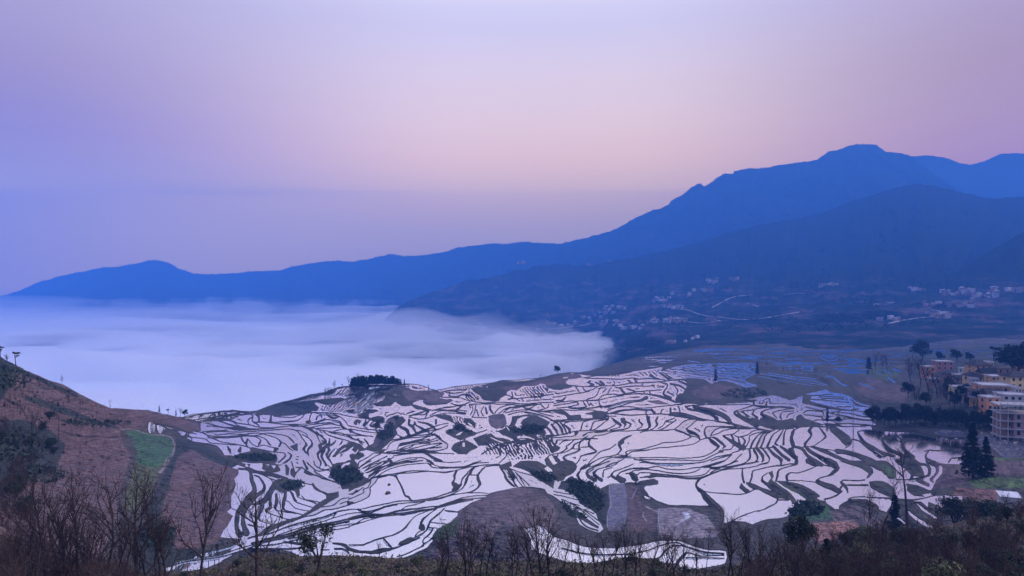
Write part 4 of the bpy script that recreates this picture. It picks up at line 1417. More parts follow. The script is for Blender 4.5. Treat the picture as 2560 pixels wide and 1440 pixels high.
for want in (1, 2):
    Tm = T[npos == want]; pm = pos[npos == want]
    lonely = pm if want == 1 else ~pm
    k = lonely.argmax(1)
    rows = np.arange(len(Tm))
    Tr = np.c_[Tm[rows, k], Tm[rows, (k + 1) % 3], Tm[rows, (k + 2) % 3]]
    one, two = emit(Tr, want)
    if want == 1: wat_f.append(one); land_f.append(two)
    else: land_f.append(one); wat_f.append(two)
Pall = np.vstack([Pv] + newP); Call = np.vstack([Cv] + newC)
def compact(F):
    F = np.vstack(F)
    used = np.unique(F)
    remap = np.zeros(len(Pall), np.int64); remap[used] = np.arange(len(used))
    return Pall[used], remap[F], Call[used]
lp, lf, lc = compact(land_f)
wp, wf, wc = compact(wat_f)
# back of the silhouette: the land falls away behind it
top = np.arange(NU)
TP = np.stack([X[0], Y[0], Z[0]], -1)
rows_b = [TP]
for k_, (dy, dz) in enumerate([(12, -6), (40, -30), (140, -130), (420, -330)]):
    Q = TP.copy(); s = 1 + dy / Y[0]
    Q[:, 0] *= s; Q[:, 1] *= s; Q[:, 2] += dz * np.where(UU > 1480, 0.35, 1)
    rows_b.append(Q)
BP = np.vstack(rows_b); bi = np.arange(len(rows_b) * NU).reshape(len(rows_b), NU)
bf = np.c_[bi[1:, :-1].ravel(), bi[:-1, :-1].ravel(), bi[:-1, 1:].ravel(), bi[1:, 1:].ravel()]
bf3 = np.vstack([bf[:, :3], bf[:, [0, 2, 3]]]) + len(lp)
lp = np.vstack([lp, BP]); lf = np.vstack([lf, bf3]); lc = np.vstack([lc, np.tile(np.array([.04, .045, .045, 0, 1]), (len(BP), 1))])

# the land carries on to both sides of the frame
for side_, ci in ((-1, 0), (1, NU - 1)):
    colP = np.vstack([BP[ci::NU][::-1][:-1], np.stack([X[:, ci], Y[:, ci], Z[:, ci]], -1)[::4]])
    strips = [colP]
    for k_ in range(1, 9):
        Q = colP.copy(); dx_ = 60.0 * k_ * (1 + 0.15 * k_)
        Q[:, 0] += side_ * dx_ * (0.35 + Q[:, 1] / 400.0); Q[:, 2] += (0.16 if side_ < 0 else 0.02) * dx_ * np.clip(Q[:, 1] / 300.0, 0.2, 1) + 3 * fbm(Q[:, 0] / 40, Q[:, 1] / 40, 131, 3)
        strips.append(Q)
    n_ = len(colP); SP_ = np.vstack(strips); I_ = np.arange(len(strips) * n_).reshape(len(strips), n_)
    a_ = np.c_[I_[:-1, :-1].ravel(), I_[:-1, 1:].ravel(), I_[1:, 1:].ravel(), I_[1:, :-1].ravel()]
    if side_ < 0: a_ = a_[:, ::-1]
    f3 = np.vstack([a_[:, :3], a_[:, [0, 2, 3]]]) + len(lp)
    lp = np.vstack([lp, SP_]); lf = np.vstack([lf, f3]); lc = np.vstack([lc, np.tile(np.array([.09, .07, .065, 0, 1]) if side_ < 0 else np.array([.05, .05, .048, 0, 1]), (len(SP_), 1))])

def land_material():
    m, nt, b_, out = mat_new('terrace_earth')
    at_ = nt.nodes.new('ShaderNodeAttribute'); at_.attribute_name = 'land'
    t = nt.nodes.new('ShaderNodeTexCoord')
    n = nt.nodes.new('ShaderNodeTexNoise'); n.inputs['Scale'].default_value = 0.45; n.inputs['Detail'].default_value = 8; n.inputs['Roughness'].default_value = 0.65
    nt.links.new(t.outputs['Object'], n.inputs['Vector'])
    mr_ = nt.nodes.new('ShaderNodeMapRange'); mr_.inputs['From Min'].default_value = 0.3; mr_.inputs['From Max'].default_value = 0.7
    mr_.inputs['To Min'].default_value = 0.55; mr_.inputs['To Max'].default_value = 1.45
    nt.links.new(n.outputs[0], mr_.inputs['Value'])
    mx = nt.nodes.new('ShaderNodeVectorMath'); mx.operation = 'SCALE'
    nt.links.new(at_.outputs['Color'], mx.inputs[0]); nt.links.new(mr_.outputs[0], mx.inputs['Scale'])
    nt.links.new(mx.outputs[0], b_.inputs['Base Color'])
    r = nt.nodes.new('ShaderNodeMapRange'); r.inputs['To Min'].default_value = 0.9; r.inputs['To Max'].default_value = 0.22
    nt.links.new(at_.outputs['Alpha'], r.inputs['Value']); nt.links.new(r.outputs[0], b_.inputs['Roughness'])
    b_.inputs['Specular IOR Level'].default_value = 0.35
    bp = nt.nodes.new('ShaderNodeBump'); bp.inputs['Strength'].default_value = 0.5; bp.inputs['Distance'].default_value = 0.6
    nt.links.new(n.outputs[0], bp.inputs['Height']); nt.links.new(bp.outputs[0], b_.inputs['Normal'])
    return m
def water_material():
    m, nt, b_, out = mat_new('paddy_water')
    b_.inputs['Base Color'].default_value = (1.0, 0.99, 1.0, 1)
    b_.inputs['Metallic'].default_value = 1.0
    ta_ = nt.nodes.new('ShaderNodeAttribute'); ta_.attribute_name = 'tint'; nt.links.new(ta_.outputs['Color'], b_.inputs['Base Color'])
    b_.inputs['Roughness'].default_value = 0.12
    # open water lies level
    up = nt.nodes.new('ShaderNodeCombineXYZ'); up.inputs[1].default_value = -0.008; up.inputs[2].default_value = 1.0
    nt.links.new(up.outputs[0], b_.inputs['Normal'])
    # reflections tinted by mud, stubble rows and floating weed
    t = nt.nodes.new('ShaderNodeTexCoord')
    n = nt.nodes.new('ShaderNodeTexNoise'); n.inputs['Scale'].default_value = 1.1; n.inputs['Detail'].default_value = 5; n.inputs['Roughness'].default_value = 0.75
    nt.links.new(t.outputs['Object'], n.inputs['Vector'])
    n2 = nt.nodes.new('ShaderNodeTexNoise'); n2.inputs['Scale'].default_value = 0.022; n2.inputs['Detail'].default_value = 3
    nt.links.new(t.outputs['Object'], n2.inputs['Vector'])
    g = nt.nodes.new('ShaderNodeMapRange'); g.inputs['From Min'].default_value = 0.53; g.inputs['From Max'].default_value = 0.62
    nt.links.new(n2.outputs[0], g.inputs['Value'])
    s = nt.nodes.new('ShaderNodeMapRange'); s.inputs['From Min'].default_value = 0.62; s.inputs['From Max'].default_value = 0.72
    nt.links.new(n.outputs[0], s.inputs['Value'])
    mu = nt.nodes.new('ShaderNodeMath'); mu.operation = 'MULTIPLY'
    nt.links.new(g.outputs[0], mu.inputs[0]); nt.links.new(s.outputs[0], mu.inputs[1])
    mud = nt.nodes.new('ShaderNodeBsdfPrincipled'); mud.inputs['Base Color'].default_value = (.14, .12, .12, 1); mud.inputs['Roughness'].default_value = 0.5
    sh = nt.nodes.new('ShaderNodeMixShader')
    mu2 = nt.nodes.new('ShaderNodeMath'); mu2.operation = 'MULTIPLY'; mu2.inputs[1].default_value = 0.7
    nt.links.new(mu.outputs[0], mu2.inputs[0])
    nt.links.new(mu2.outputs[0], sh.inputs[0]); nt.links.new(b_.outputs[0], sh.inputs[1]); nt.links.new(mud.outputs[0], sh.inputs[2])
    nt.links.new(sh.outputs[0], out.inputs['Surface'])
    return m
def add_cols(me, cols, name='land'):
    at_ = me.color_attributes.new(name, 'FLOAT_COLOR', 'POINT')
    at_.data.foreach_set('color', np.ascontiguousarray(cols, dtype=np.float32).ravel())
me = mesh_np('terraced_ground', lp, lf, 3); add_cols(me, lc[:, :4])
tag(link('terraced_ground', me, land_material()), kind='structure')
me = mesh_np('paddy_water', wp, wf, 3)
add_cols(me, np.repeat(wc[:, 4:5], 4, 1), 'tint')
tag(link('paddy_water', me, water_material()), kind='structure')
def ground(u, v):
    """world point of the land at photo pixel (u, v)"""
    i = int(round((u - UU[0]) / du)); i = min(max(i, 0), NU - 1)
    r = int(round((v - vt[i]) / (VBOT - vt[i]) * (NV - 1))); r = min(max(r, 0), NV - 1)
    z = float(Z[r, i]); x_, z_ = ray(u, max(v, vt[i]))
    d_ = z / float(z_)
    return (float(x_) * d_, d_, z)

# ================================================================== hills, mountains, far valley side
def relief(name, sil, bot, dtop, dbot, mat, nu=500, nv=90, amp=1.0, seed=1, sil_rough=1.2, power=1.0, back=1500, u0=None, u1=None):
    """a mountain side: crest along the silhouette, foot along bot, distances along both; rugged surface between"""
    sil = np.array(sil, float); bot = np.array(bot, float); dtop = np.array(dtop, float); dbot = np.array(dbot, float)
    u = np.linspace(u0 if u0 is not None else sil[0, 0], u1 if u1 is not None else sil[-1, 0], nu)
    sv = np.interp(u, sil[:, 0], sil[:, 1]) + sil_rough * fbm(u / 7, u * 0, seed, 4) + 0.6 * sil_rough * fbm(u / 45, u * 0, seed + 5, 3)
    bv = np.interp(u, bot[:, 0], bot[:, 1])
    s = np.linspace(0, 1, nv)[:, None] ** power
    vv = sv[None] * (1 - s) + bv[None] * s
    uu = np.repeat(u[None], nv, 0)
    d0 = np.interp(u, dtop[:, 0], dtop[:, 1])[None]; d1 = np.interp(u, dbot[:, 0], dbot[:, 1])[None]
    dd = d0 * (1 - s) + d1 * s
    ridg = 1 - np.abs(fbm(uu / 120 + vv / 150, vv / 160 - uu / 300, seed + 9, 5)) * 2
    dd = dd * (1 + amp * 0.05 * (ridg - 0.5) * np.sin(np.pi * np.clip(s, 0, 1)) - amp * 0.012 * fbm(uu / 25, vv / 20, seed + 13, 4) * np.clip(s * 8, 0, 1))
    x, z = ray(uu, vv)
    P = np.stack([x * dd, dd, z * dd], -1)
    bk = P[0].copy(); k = 1 + back / bk[:, 1:2]; bk[:, :2] *= k; bk[:, 2] -= back * 0.5
    fr_ = P[-1].copy(); fr_[:, 2] -= 90
    P = np.vstack([bk[None], P, fr_[None]]); n = nv + 2
    I = np.arange(n * nu).reshape(n, nu)
    F = np.c_[I[1:, :-1].ravel(), I[1:, 1:].ravel(), I[:-1, 1:].ravel(), I[:-1, :-1].ravel()]
    me = mesh_np(name, P.reshape(-1, 3), F, 4)
    me.polygons.foreach_set('use_smooth', np.ones(len(F), bool))
    o = tag(link(name, me, mat), kind='structure')
    def where(uq, vq):
        i = int(round((uq - u[0]) / (u[-1] - u[0]) * (nu - 1))); i = min(max(i, 0), nu - 1)
        j = int(np.argmin(np.abs(vv[:, i] - vq)))
        return at(uq, vq, float(dd[j, i]))
    return o, where
M_far = noise_mat('far_forest', (.010, .020, .030), (.028, .038, .050), scale=0.004, rough=1.0, bump=0, spec=0.0)
def valley_mat():
    m, nt, b_, out = mat_new('valley_side')
    t = nt.nodes.new('ShaderNodeTexCoord')
    mp = nt.nodes.new('ShaderNodeMapping'); mp.inputs['Scale'].default_value = (1, 0.8, 3.0)
    nt.links.new(t.outputs['Object'], mp.inputs[0])
    n = nt.nodes.new('ShaderNodeTexNoise'); n.inputs['Scale'].default_value = 0.009; n.inputs['Detail'].default_value = 9; n.inputs['Roughness'].default_value = 0.66
    nt.links.new(mp.outputs[0], n.inputs['Vector'])
    r = nt.nodes.new('ShaderNodeValToRGB'); e = r.color_ramp.elements
    e[0].position = 0.40; e[0].color = (.014, .024, .027, 1); e[1].position = 0.66; e[1].color = (.17, .10, .115, 1)
    q = e.new(0.52); q.color = (.034, .044, .042, 1)
    q = e.new(0.58); q.color = (.09, .066, .078, 1)
    nt.links.new(n.outputs[0], r.inputs[0])
    # higher up it is all forest
    sp_ = nt.nodes.new('ShaderNodeSeparateXYZ'); nt.links.new(t.outputs['Object'], sp_.inputs[0])
    mr_ = nt.nodes.new('ShaderNodeMapRange'); mr_.inputs['From Min'].default_value = -60; mr_.inputs['From Max'].default_value = 25
    nt.links.new(sp_.outputs['Z'], mr_.inputs['Value'])
    n3 = nt.nodes.new('ShaderNodeTexNoise'); n3.inputs['Scale'].default_value = 0.02; n3.inputs['Detail'].default_value = 6
    nt.links.new(t.outputs['Object'], n3.inputs['Vector'])
    r3 = nt.nodes.new('ShaderNodeValToRGB'); r3.color_ramp.elements[0].color = (.011, .020, .022, 1); r3.color_ramp.elements[1].color = (.034, .042, .040, 1)
    nt.links.new(n3.outputs[0], r3.inputs[0])
    mx = nt.nodes.new('ShaderNodeMix'); mx.data_type = 'RGBA'
    nt.links.new(mr_.outputs[0], mx.inputs['Factor']); nt.links.new(r.outputs[0], mx.inputs[6]); nt.links.new(r3.outputs[0], mx.inputs[7])
    nt.links.new(mx.outputs[2], b_.inputs['Base Color']); b_.inputs['Roughness'].default_value = 1.0; b_.inputs['Specular IOR Level'].default_value = 0
    return m
M_val = valley_mat()
R1 = [(-200, 800), (-60, 762), (0, 742), (60, 722), (110, 700), (150, 690), (190, 682), (240, 672), (255, 667), (290, 668), (340, 660), (370, 652), (392, 650), (420, 658), (450, 672), (480, 682), (520, 686),
      (560, 685), (640, 678), (700, 675), (760, 660), (800, 655), (840, 652), (880, 653), (930, 645), (980, 635), (1010, 640), (1060, 637), (1110, 631), (1150, 618), (1200, 612), (1235, 607), (1260, 610),
      (1310, 603), (1350, 608), (1400, 608), (1450, 598), (1500, 585), (1540, 573), (1580, 548), (1620, 530), (1650, 521), (1670, 514), (1678, 500), (1700, 490), (1720, 475), (1742, 459), (1752, 458), (1760, 464), (1772, 460), (1790, 445),
      (1812, 434), (1826, 433), (1830, 436), (1836, 428), (1860, 422), (1900, 422), (1950, 412), (1980, 408), (2010, 405), (2040, 400), (2070, 380), (2110, 370), (2140, 360), (2190, 361), (2215, 380), (2250, 383), (2280, 391), (2320, 388), (2360, 393),
      (2400, 408), (2425, 412), (2460, 403), (2500, 385), (2540, 382), (2600, 388), (2800, 380)]
relief('mountain', [p for p in R1 if p[0] <= 2280] + [(2330, 430), (2400, 480), (2500, 540)], [(-200, 808), (0, 777), (400, 815), (700, 817), (1000, 838), (1100, 830), (1300, 800), (2280, 640), (2500, 640)],
       [(-200, 11200), (400, 10600), (1000, 9800), (1600, 7900), (2200, 7500), (2500, 7000)], [(-200, 5600), (0, 5800), (400, 3900), (700, 3850), (1000, 3300), (1150, 4300), (1400, 4800), (2500, 5000)], M_far, nu=900, nv=160, seed=3, sil_rough=2.6, amp=2.4, back=2000)
relief('mountain', [(2100, 420), (2215, 380), (2250, 383), (2280, 391), (2320, 388), (2360, 393), (2400, 408), (2425, 412), (2460, 403), (2500, 385), (2540, 382), (2600, 388), (2800, 380)],
       [(2100, 620), (2800, 620)], [(2100, 11000), (2800, 11000)], [(2100, 9500), (2800, 9500)], M_far, nu=300, nv=60, seed=9, back=2000, amp=1.5)
R2 = [(880, 868), (930, 825), (960, 800), (1000, 765), (1020, 752), (1080, 730), (1130, 715), (1160, 703), (1190, 701), (1240, 690), (1290, 676), (1310, 678), (1340, 664), (1400, 664), (1480, 664), (1520, 655), (1600, 642), (1660, 628), (1700, 618), (1800, 590), (1900, 560), (2000, 545),
      (2060, 530), (2120, 505), (2180, 488), (2240, 470), (2290, 459), (2340, 464), (2400, 480), (2480, 497), (2530, 494), (2600, 488), (2800, 470)]
_, valley_at = relief('valley_side', R2, [(880, 900), (960, 900), (1000, 905), (1200, 960), (1300, 960), (1480, 945), (1560, 920), (1650, 905), (1700, 900), (2000, 876), (2300, 868), (2800, 860)],
       [(880, 3300), (960, 3800), (1000, 3900), (1100, 4250), (1300, 4500), (1480, 4500), (2000, 4500), (2800, 4200)], [(880, 2400), (960, 2290), (1000, 2330), (1200, 1750), (1300, 1780), (1480, 1880), (1560, 1500), (1650, 1250), (2000, 1330), (2800, 1250)], M_val, nu=700, nv=160, seed=21, sil_rough=2.8, back=900, amp=1.3)
_, hill_at = relief('hillside', [(2180, 760), (2260, 738), (2340, 712), (2420, 660), (2480, 625), (2540, 590), (2640, 548), (2800, 500)], [(2180, 775), (2400, 790), (2800, 800)],
       [(2180, 2500), (2800, 2700)], [(2180, 1900), (2800, 1800)], M_val, nu=260, nv=80, seed=31, sil_rough=3.0, back=500, amp=0.6)
# ================================================================== near slope under the lookout
BROW = [(-2200, 1150), (-900, 1220), (-200, 1300), (-80, 1320), (0, 1335), (60, 1370), (150, 1400), (300, 1420), (380, 1438), (500, 1428), (560, 1412), (620, 1392), (660, 1384), (700, 1386), (780, 1392), (850, 1388), (900, 1392), (1000, 1396), (1090, 1400), (1200, 1405),
        (1384, 1403), (1500, 1408), (1540, 1396), (1600, 1394), (1640, 1402), (1700, 1424), (1780, 1424), (1850, 1408), (1950, 1394), (2050, 1372), (2150, 1345), (2300, 1325), (2450, 1295), (2560, 1270), (2750, 1250), (3600, 1200), (4800, 1150)]
M_near = noise_mat('near_slope', (.055, .056, .044), (.165, .120, .100), scale=0.35, rough=1.0, bump=0.6, detail=8, lo=0.38, hi=0.68, spec=0.1)
_, near_at = relief('near_slope', BROW, [(-2200, 1560), (4800, 1560)], [(-200, 85), (600, 92), (1500, 88), (2100, 105), (2750, 120)], [(-200, 40), (1300, 36), (2750, 44)],
                    M_near, nu=1500, nv=90, seed=41, sil_rough=2.5, back=14, amp=0.9)

# ================================================================== builders for plants
class Tubes:
    def __init__(s): s.v = []; s.f = []; s.n = 0
    def seg(s, p0, p1, r0, r1, k=4):
        p0 = np.array(p0, float); p1 = np.array(p1, float)
        d = p1 - p0; L = np.linalg.norm(d)
        if L < 1e-6: return
        d /= L
        a = np.cross(d, (0, 0, 1) if abs(d[2]) < 0.9 else (1, 0, 0)); a /= np.linalg.norm(a); b = np.cross(d, a)
        an = np.arange(k) * 2 * math.pi / k
        ring = np.cos(an)[:, None] * a + np.sin(an)[:, None] * b
        s.v.append(p0 + ring * r0); s.v.append(p1 + ring * r1)
        i = np.arange(k); j = (i + 1) % k
        s.f.append(np.c_[i, j, j + k, i + k] + s.n); s.n += 2 * k
    def mesh(s, name): return mesh_np(name, np.vstack(s.v), np.vstack(s.f), 4)
class Quads:
    def __init__(s): s.v = []
    def leaves(s, cen, size, rng, flat=0.0):
        """one small leaf-shaped quad at every centre"""
        cen = np.atleast_2d(cen); n = len(cen)
        a = rng.normal(size=(n, 3)); a[:, 2] *= (1 - flat); a /= np.linalg.norm(a, axis=1)[:, None]
        b = rng.normal(size=(n, 3)); b -= (a * b).sum(1)[:, None] * a; b /= np.linalg.norm(b, axis=1)[:, None]
        sz = size * (0.6 + 0.8 * rng.random(n))[:, None]
        a *= sz; b *= sz * 0.55
        s.v.append(np.stack([cen - a, cen - b, cen + a, cen + b], 1).reshape(-1, 3))
    def mesh(s, name):
        V_ = np.vstack(s.v); return mesh_np(name, V_, np.arange(len(V_)).reshape(-1, 4), 4)
def unit(v): v = np.array(v, float); return v / np.linalg.norm(v)
M_bark = noise_mat('bare_bark', (.030, .024, .026), (.075, .058, .058), scale=3, rough=0.95, spec=0.1)
M_bark2 = noise_mat('reddish_twigs', (.050, .032, .030), (.110, .070, .062), scale=3, rough=0.95, spec=0.1)
M_con = noise_mat('dark_needles', (.010, .018, .020), (.026, .040, .036), scale=1.2, rough=0.9, spec=0.1)
M_leaf = noise_mat('dull_leaves', (.018, .028, .022), (.050, .062, .036), scale=1.5, rough=0.85, spec=0.2)
M_leaf2 = noise_mat('olive_leaves', (.055, .065, .034), (.140, .145, .070), scale=2.0, rough=0.85, spec=0.2)

def bare_meshes(seed, H=10.0, fork=0.38, spread=0.55, kids=11, r0=0.11, lean=0.0, twigs=4, sub=5, up=0.35, stems=1, wob=0.10, name='bare'):
    rng = np.random.default_rng(seed)
    tr, br = Tubes(), Tubes()
    def limb(T_, p, d, L, r, lvl, k):
        n = 4 if lvl < 2 else 3
        pts = [np.array(p, float)]; d = unit(d)
        for i in range(n):
            d = unit(d + rng.normal(size=3) * (wob if lvl == 0 else 0.16) + np.array([0, 0, up * 0.4 if lvl else 0.05]))
            q = pts[-1] + d * L / n
            ra = r * (1 - 0.75 * i / n); rb = r * (1 - 0.75 * (i + 1) / n)
            T_.seg(pts[-1], q, ra, rb, k); pts.append(q)
        return pts, d
    for st in range(stems):
        base = np.array([rng.normal() * 0.25, rng.normal() * 0.25, -0.8]) if stems > 1 else np.array([0, 0, -0.8])
        dirn = (lean + rng.normal() * (0.16 if stems > 1 else 0.03), rng.normal() * (0.16 if stems > 1 else 0.03), 1)
        Hs = H * (1 if st == 0 else rng.uniform(0.6, 0.95))
        tp, td = limb(tr, base, dirn, Hs * 0.92, r0 * (1 if st == 0 else 0.8), 0, 6)
        def along(t):
            f = t * (len(tp) - 1); i = min(int(f), len(tp) - 2); return tp[i] + (tp[i + 1] - tp[i]) * (f - i)
        K = max(4, int(kids * (1 if st == 0 else 0.6)))
        for i in range(K):
            t = fork + (0.98 - fork) * (i + rng.random() * 0.6) / K
            p = along(t); az = rng.uniform(0, 2 * math.pi)
            L = Hs * (1 - t * 0.72) * rng.uniform(0.38, 0.62)
            d = (math.cos(az) * spread, math.sin(az) * spread, rng.uniform(0.55, 1.0))
            rr_ = r0 * (1.05 - t) * 0.62 + 0.022
            bp_, bd = limb(br, p, d, L, rr_, 1, 4)
            for j in range(sub):
                q = bp_[rng.integers(1, len(bp_))]
                L2 = L * rng.uniform(0.3, 0.6)
                sp_, sd_ = limb(br, q, bd + rng.normal(size=3) * 0.55, L2, max(0.022, rr_ * 0.5), 2, 3)
                for _ in range(twigs):
                    q2 = sp_[rng.integers(1, len(sp_))]
                    limb(br, q2, sd_ + rng.normal(size=3) * 0.6, L2 * rng.uniform(0.35, 0.7), 0.018, 3, 3)
    return tr.mesh(name + '_trunk'), br.mesh(name + '_crown')
def conifer_meshes(seed, H=12.0, R=2.4, whorls=26, per=8, size=0.35, cards=7, bare=0.12, gap=0.0, name='conifer'):
    rng = np.random.default_rng(seed)
    tr, q = Tubes(), Quads()
    tr.seg((0, 0, -1), (0, 0, H * 0.5), 0.03 * H * 0.6, 0.018 * H * 0.6, 6); tr.seg((0, 0, H * 0.5), (0, 0, H * 0.98), 0.018 * H * 0.6, 0.02, 6)
    for w in range(whorls):
        t = bare + (1 - bare) * w / whorls
        z = H * t
        if rng.random() < gap: continue
        rw = R * (1 - (t - bare) / (1 - bare)) ** 0.8 * rng.uniform(0.7, 1.1) + 0.12
        for k in range(per):
            az = rng.uniform(0, 2 * math.pi); L = rw * rng.uniform(0.6, 1.05)
            e = np.array([math.cos(az) * L, math.sin(az) * L, -0.22 * L + 0.1])
            tr.seg((0, 0, z), np.array([0, 0, z]) + e * 0.9, 0.03, 0.01, 3)
            f = rng.random(cards)[:, None] ** 0.6
            c = np.array([0, 0, z]) + e * f + rng.normal(size=(cards, 3)) * np.array([.12, .12, .09]) * (0.4 + rw * 0.35)
            q.leaves(c, size, rng, flat=0.5)
    return tr.mesh(name + '_trunk'), q.mesh(name + '_crown')
def leafy_meshes(seed, H=6.0, R=2.6, lobes=11, n=1600, size=0.16, trunkf=0.35, squash=0.8, name='leafy'):
    rng = np.random.default_rng(seed)
    tr, q = Tubes(), Quads()
    c0 = np.array([0, 0, H * (trunkf + (1 - trunkf) * 0.5)])
    tr.seg((0, 0, -1), (0.05 * H, 0, H * trunkf), 0.02 * H + 0.04, 0.015 * H + 0.02, 6)
    for i in range(lobes):
        v = rng.normal(size=3); v /= np.linalg.norm(v)
        c = c0 + v * np.array([R, R, H * (1 - trunkf) * 0.5]) * rng.uniform(0.35, 0.75)
        tr.seg((0.05 * H, 0, H * trunkf * rng.uniform(0.7, 1)), c, 0.012 * H, 0.01, 4)
        rr_ = R * rng.uniform(0.28, 0.5)
        m_ = int(n / lobes)
        p = rng.normal(size=(m_, 3)); p /= np.linalg.norm(p, axis=1)[:, None]; p *= (rng.random(m_) ** 0.4)[:, None] * rr_
        p[:, 2] *= squash
        q.leaves(c + p, size, rng)
        for _ in range(5):
            e = p[rng.integers(m_)]; tr.seg(c, c + e, 0.02, 0.008, 3)
    return tr.mesh(name + '_trunk'), q.mesh(name + '_crown')
KINDS = {}
def kind(key, meshes, bark, leaf):
    a_, b_ = meshes
    a_.materials.append(bark); b_.materials.append(leaf)
    KINDS[key] = (a_, b_, float(np.array([v.co.z for v in b_.vertices]).max()))
for i_, (sp, fk, kd, hh) in enumerate([(0.55, 0.30, 12, 10), (0.40, 0.36, 12, 11), (0.65, 0.42, 11, 10), (0.48, 0.25, 14, 9), (0.8, 0.33, 12, 9)]):
    kind('bare%d' % i_, bare_meshes(100 + i_, H=hh, spread=sp, fork=fk, kids=kd, r0=0.15), M_bark, M_bark)
kind('bushy0', bare_meshes(121, H=6, spread=0.9, fork=0.12, kids=9, stems=5, r0=0.05, sub=4, twigs=3), M_bark2, M_bark2)
kind('bushy1', bare_meshes(122, H=6, spread=0.7, fork=0.15, kids=9, stems=6, r0=0.05, sub=4, twigs=3), M_bark, M_bark2)
kind('bushy2', bare_meshes(123, H=5, spread=1.0, fork=0.10, kids=8, stems=6, r0=0.045, sub=4, twigs=4), M_bark2, M_bark)
kind('gnarled', bare_meshes(131, H=9, spread=1.15, fork=0.30, kids=9, r0=0.20, lean=-0.10, sub=7, twigs=5, up=0.5), M_bark, M_bark)
kind('snag', bare_meshes(132, H=20, spread=0.9, fork=0.62, kids=15, r0=0.34, lean=0.0, wob=0.03, sub=5, twigs=3, up=0.3), M_bark, M_bark)
kind('thin', bare_meshes(133, H=12, spread=0.6, fork=0.62, kids=9, r0=0.10, sub=4, twigs=3), M_bark, M_bark)
kind('fir', conifer_meshes(141, H=20, R=5.2, whorls=40, per=9, size=0.5, cards=12, bare=0.10, gap=0.12), M_bark, M_con)
kind('fir_small', conifer_meshes(142, H=10, R=1.9, whorls=16, per=7, size=0.5, cards=5), M_bark, M_con)
kind('fir_thin', conifer_meshes(143, H=10, R=1.3, whorls=16, per=6, size=0.42, cards=5), M_bark, M_con)
kind('pine', leafy_meshes(144, H=8, R=2.1, lobes=9, n=900, size=0.22, trunkf=0.45, squash=0.4), M_bark, M_con)
kind('dome', leafy_meshes(145, H=6, R=2.6, lobes=16, n=3200, size=0.15, trunkf=0.18), M_bark, M_leaf)
kind('dome_far', leafy_meshes(146, H=9, R=4.0, lobes=12, n=1500, size=0.36, trunkf=0.2), M_bark, M_con)
kind('sapling', leafy_meshes(147, H=6, R=2.1, lobes=15, n=1500, size=0.11, trunkf=0.30), M_bark, M_leaf)
kind('shrub', leafy_meshes(148, H=2.4, R=1.6, lobes=10, n=1300, size=0.10, trunkf=0.05), M_bark, M_leaf)
kind('shrub_olive', leafy_meshes(149, H=2.0, R=1.5, lobes=10, n=1100, size=0.09, trunkf=0.05), M_bark, M_leaf2)

def plant(key, pos, height, name, label, cat='tree', group=None, rot=None, wide=1.0):
    ta, tb, h0 = KINDS[key]
    root = bpy.data.objects.new(name, None); COL.objects.link(root)
    root.empty_display_size = 0.5
    root.location = pos; s = height / h0; root.scale = (s * wide, s * wide, s)
    root.rotation_euler = (0, 0, random.uniform(0, 6.28) if rot is None else rot)
    tag(root, label, cat, group)
    t_ = bpy.data.objects.new('trunk', ta); COL.objects.link(t_); t_.parent = root
    c_ = bpy.data.objects.new('crown', tb); COL.objects.link(c_); c_.parent = root
    return root
def plant_px(key, u, vbase, vtop, where, name, label, **kw):
    p = where(u, vbase); h = (vbase - vtop) / FPX * p[1] * 1.02
    return plant(key, p, h, name, label, **kw)

# ---- bare trees along the bottom edge, each with its own look and place
near = [('bare0', 118, 1150, 'leafless grey tree with fanned twigs in front of the dark thicket at the left edge'),
    ('bare3', 150, 1172, 'leafless tree second from the left, its twigs tangled with its neighbours'),
    ('bare1', 196, 1140, 'tall leafless tree over the reddish soil at the lower left'),
    ('bare2', 262, 1165, 'slender leafless tree between the reddish soil and the long green field'),
    ('bare4', 338, 1150, 'leafless tree with a wide twiggy crown in front of the long green field'),
    ('bare1', 402, 1158, 'slim dark leafless tree just right of the long green field'),
    ('bare0', 500, 1148, 'straight leafless tree with a fanned crown in front of the rounded brown field'),
    ('thin', 592, 1330, 'small leafless sapling at the left end of the low grassy brow'),
    ('thin', 735, 1285, 'thin leafless tree just left of the leafy sapling on the brow'),
    ('thin', 750, 1300, 'thin leafless tree touching the leafy sapling from the left'),
    ('bare3', 948, 1348, 'tiny leafless tree below the big square paddy with two mounds'),
    ('bare2', 1112, 1290, 'leafless tree at the left foot of the smooth brown mound'),
    ('bare4', 1163, 1268, 'twiggy leafless tree in front of the left side of the smooth brown mound'),
    ('bare1', 1200, 1288, 'narrow leafless tree in front of the foot of the smooth brown mound'),
    ('bare2', 1288, 1318, 'short leafless tree in front of the grey stubble patch below the brown mound'),
    ('bare0', 1352, 1240, 'tall leafless tree in front of the left end of the snake-shaped pond'),
    ('bare3', 1378, 1262, 'dense leafless tree right beside the tallest one at the left end of the snake-shaped pond')]
for key, u, vt_, lb in near:
    vb = 1462 if u < 560 else (1448 if u > 1100 else 1440)
    if u == 948: vb = 1392
    plant_px(key, u, vb, vt_, near_at, 'bare_tree', lb, group='leafless trees along the near slope')
plant_px('gnarled', 650, 1462, 1205, near_at, 'bare_tree', 'dark crooked leafless tree with thick spreading limbs left of the leafy sapling', group='leafless trees along the near slope', rot=1.0)
plant_px('sapling', 790, 1450, 1298, near_at, 'leafy_tree', 'small tree still in dark leaf standing on the grassy brow at the bottom', cat='tree', rot=0.4)
rowg = 'leafless trees in front of the snake-shaped pond'
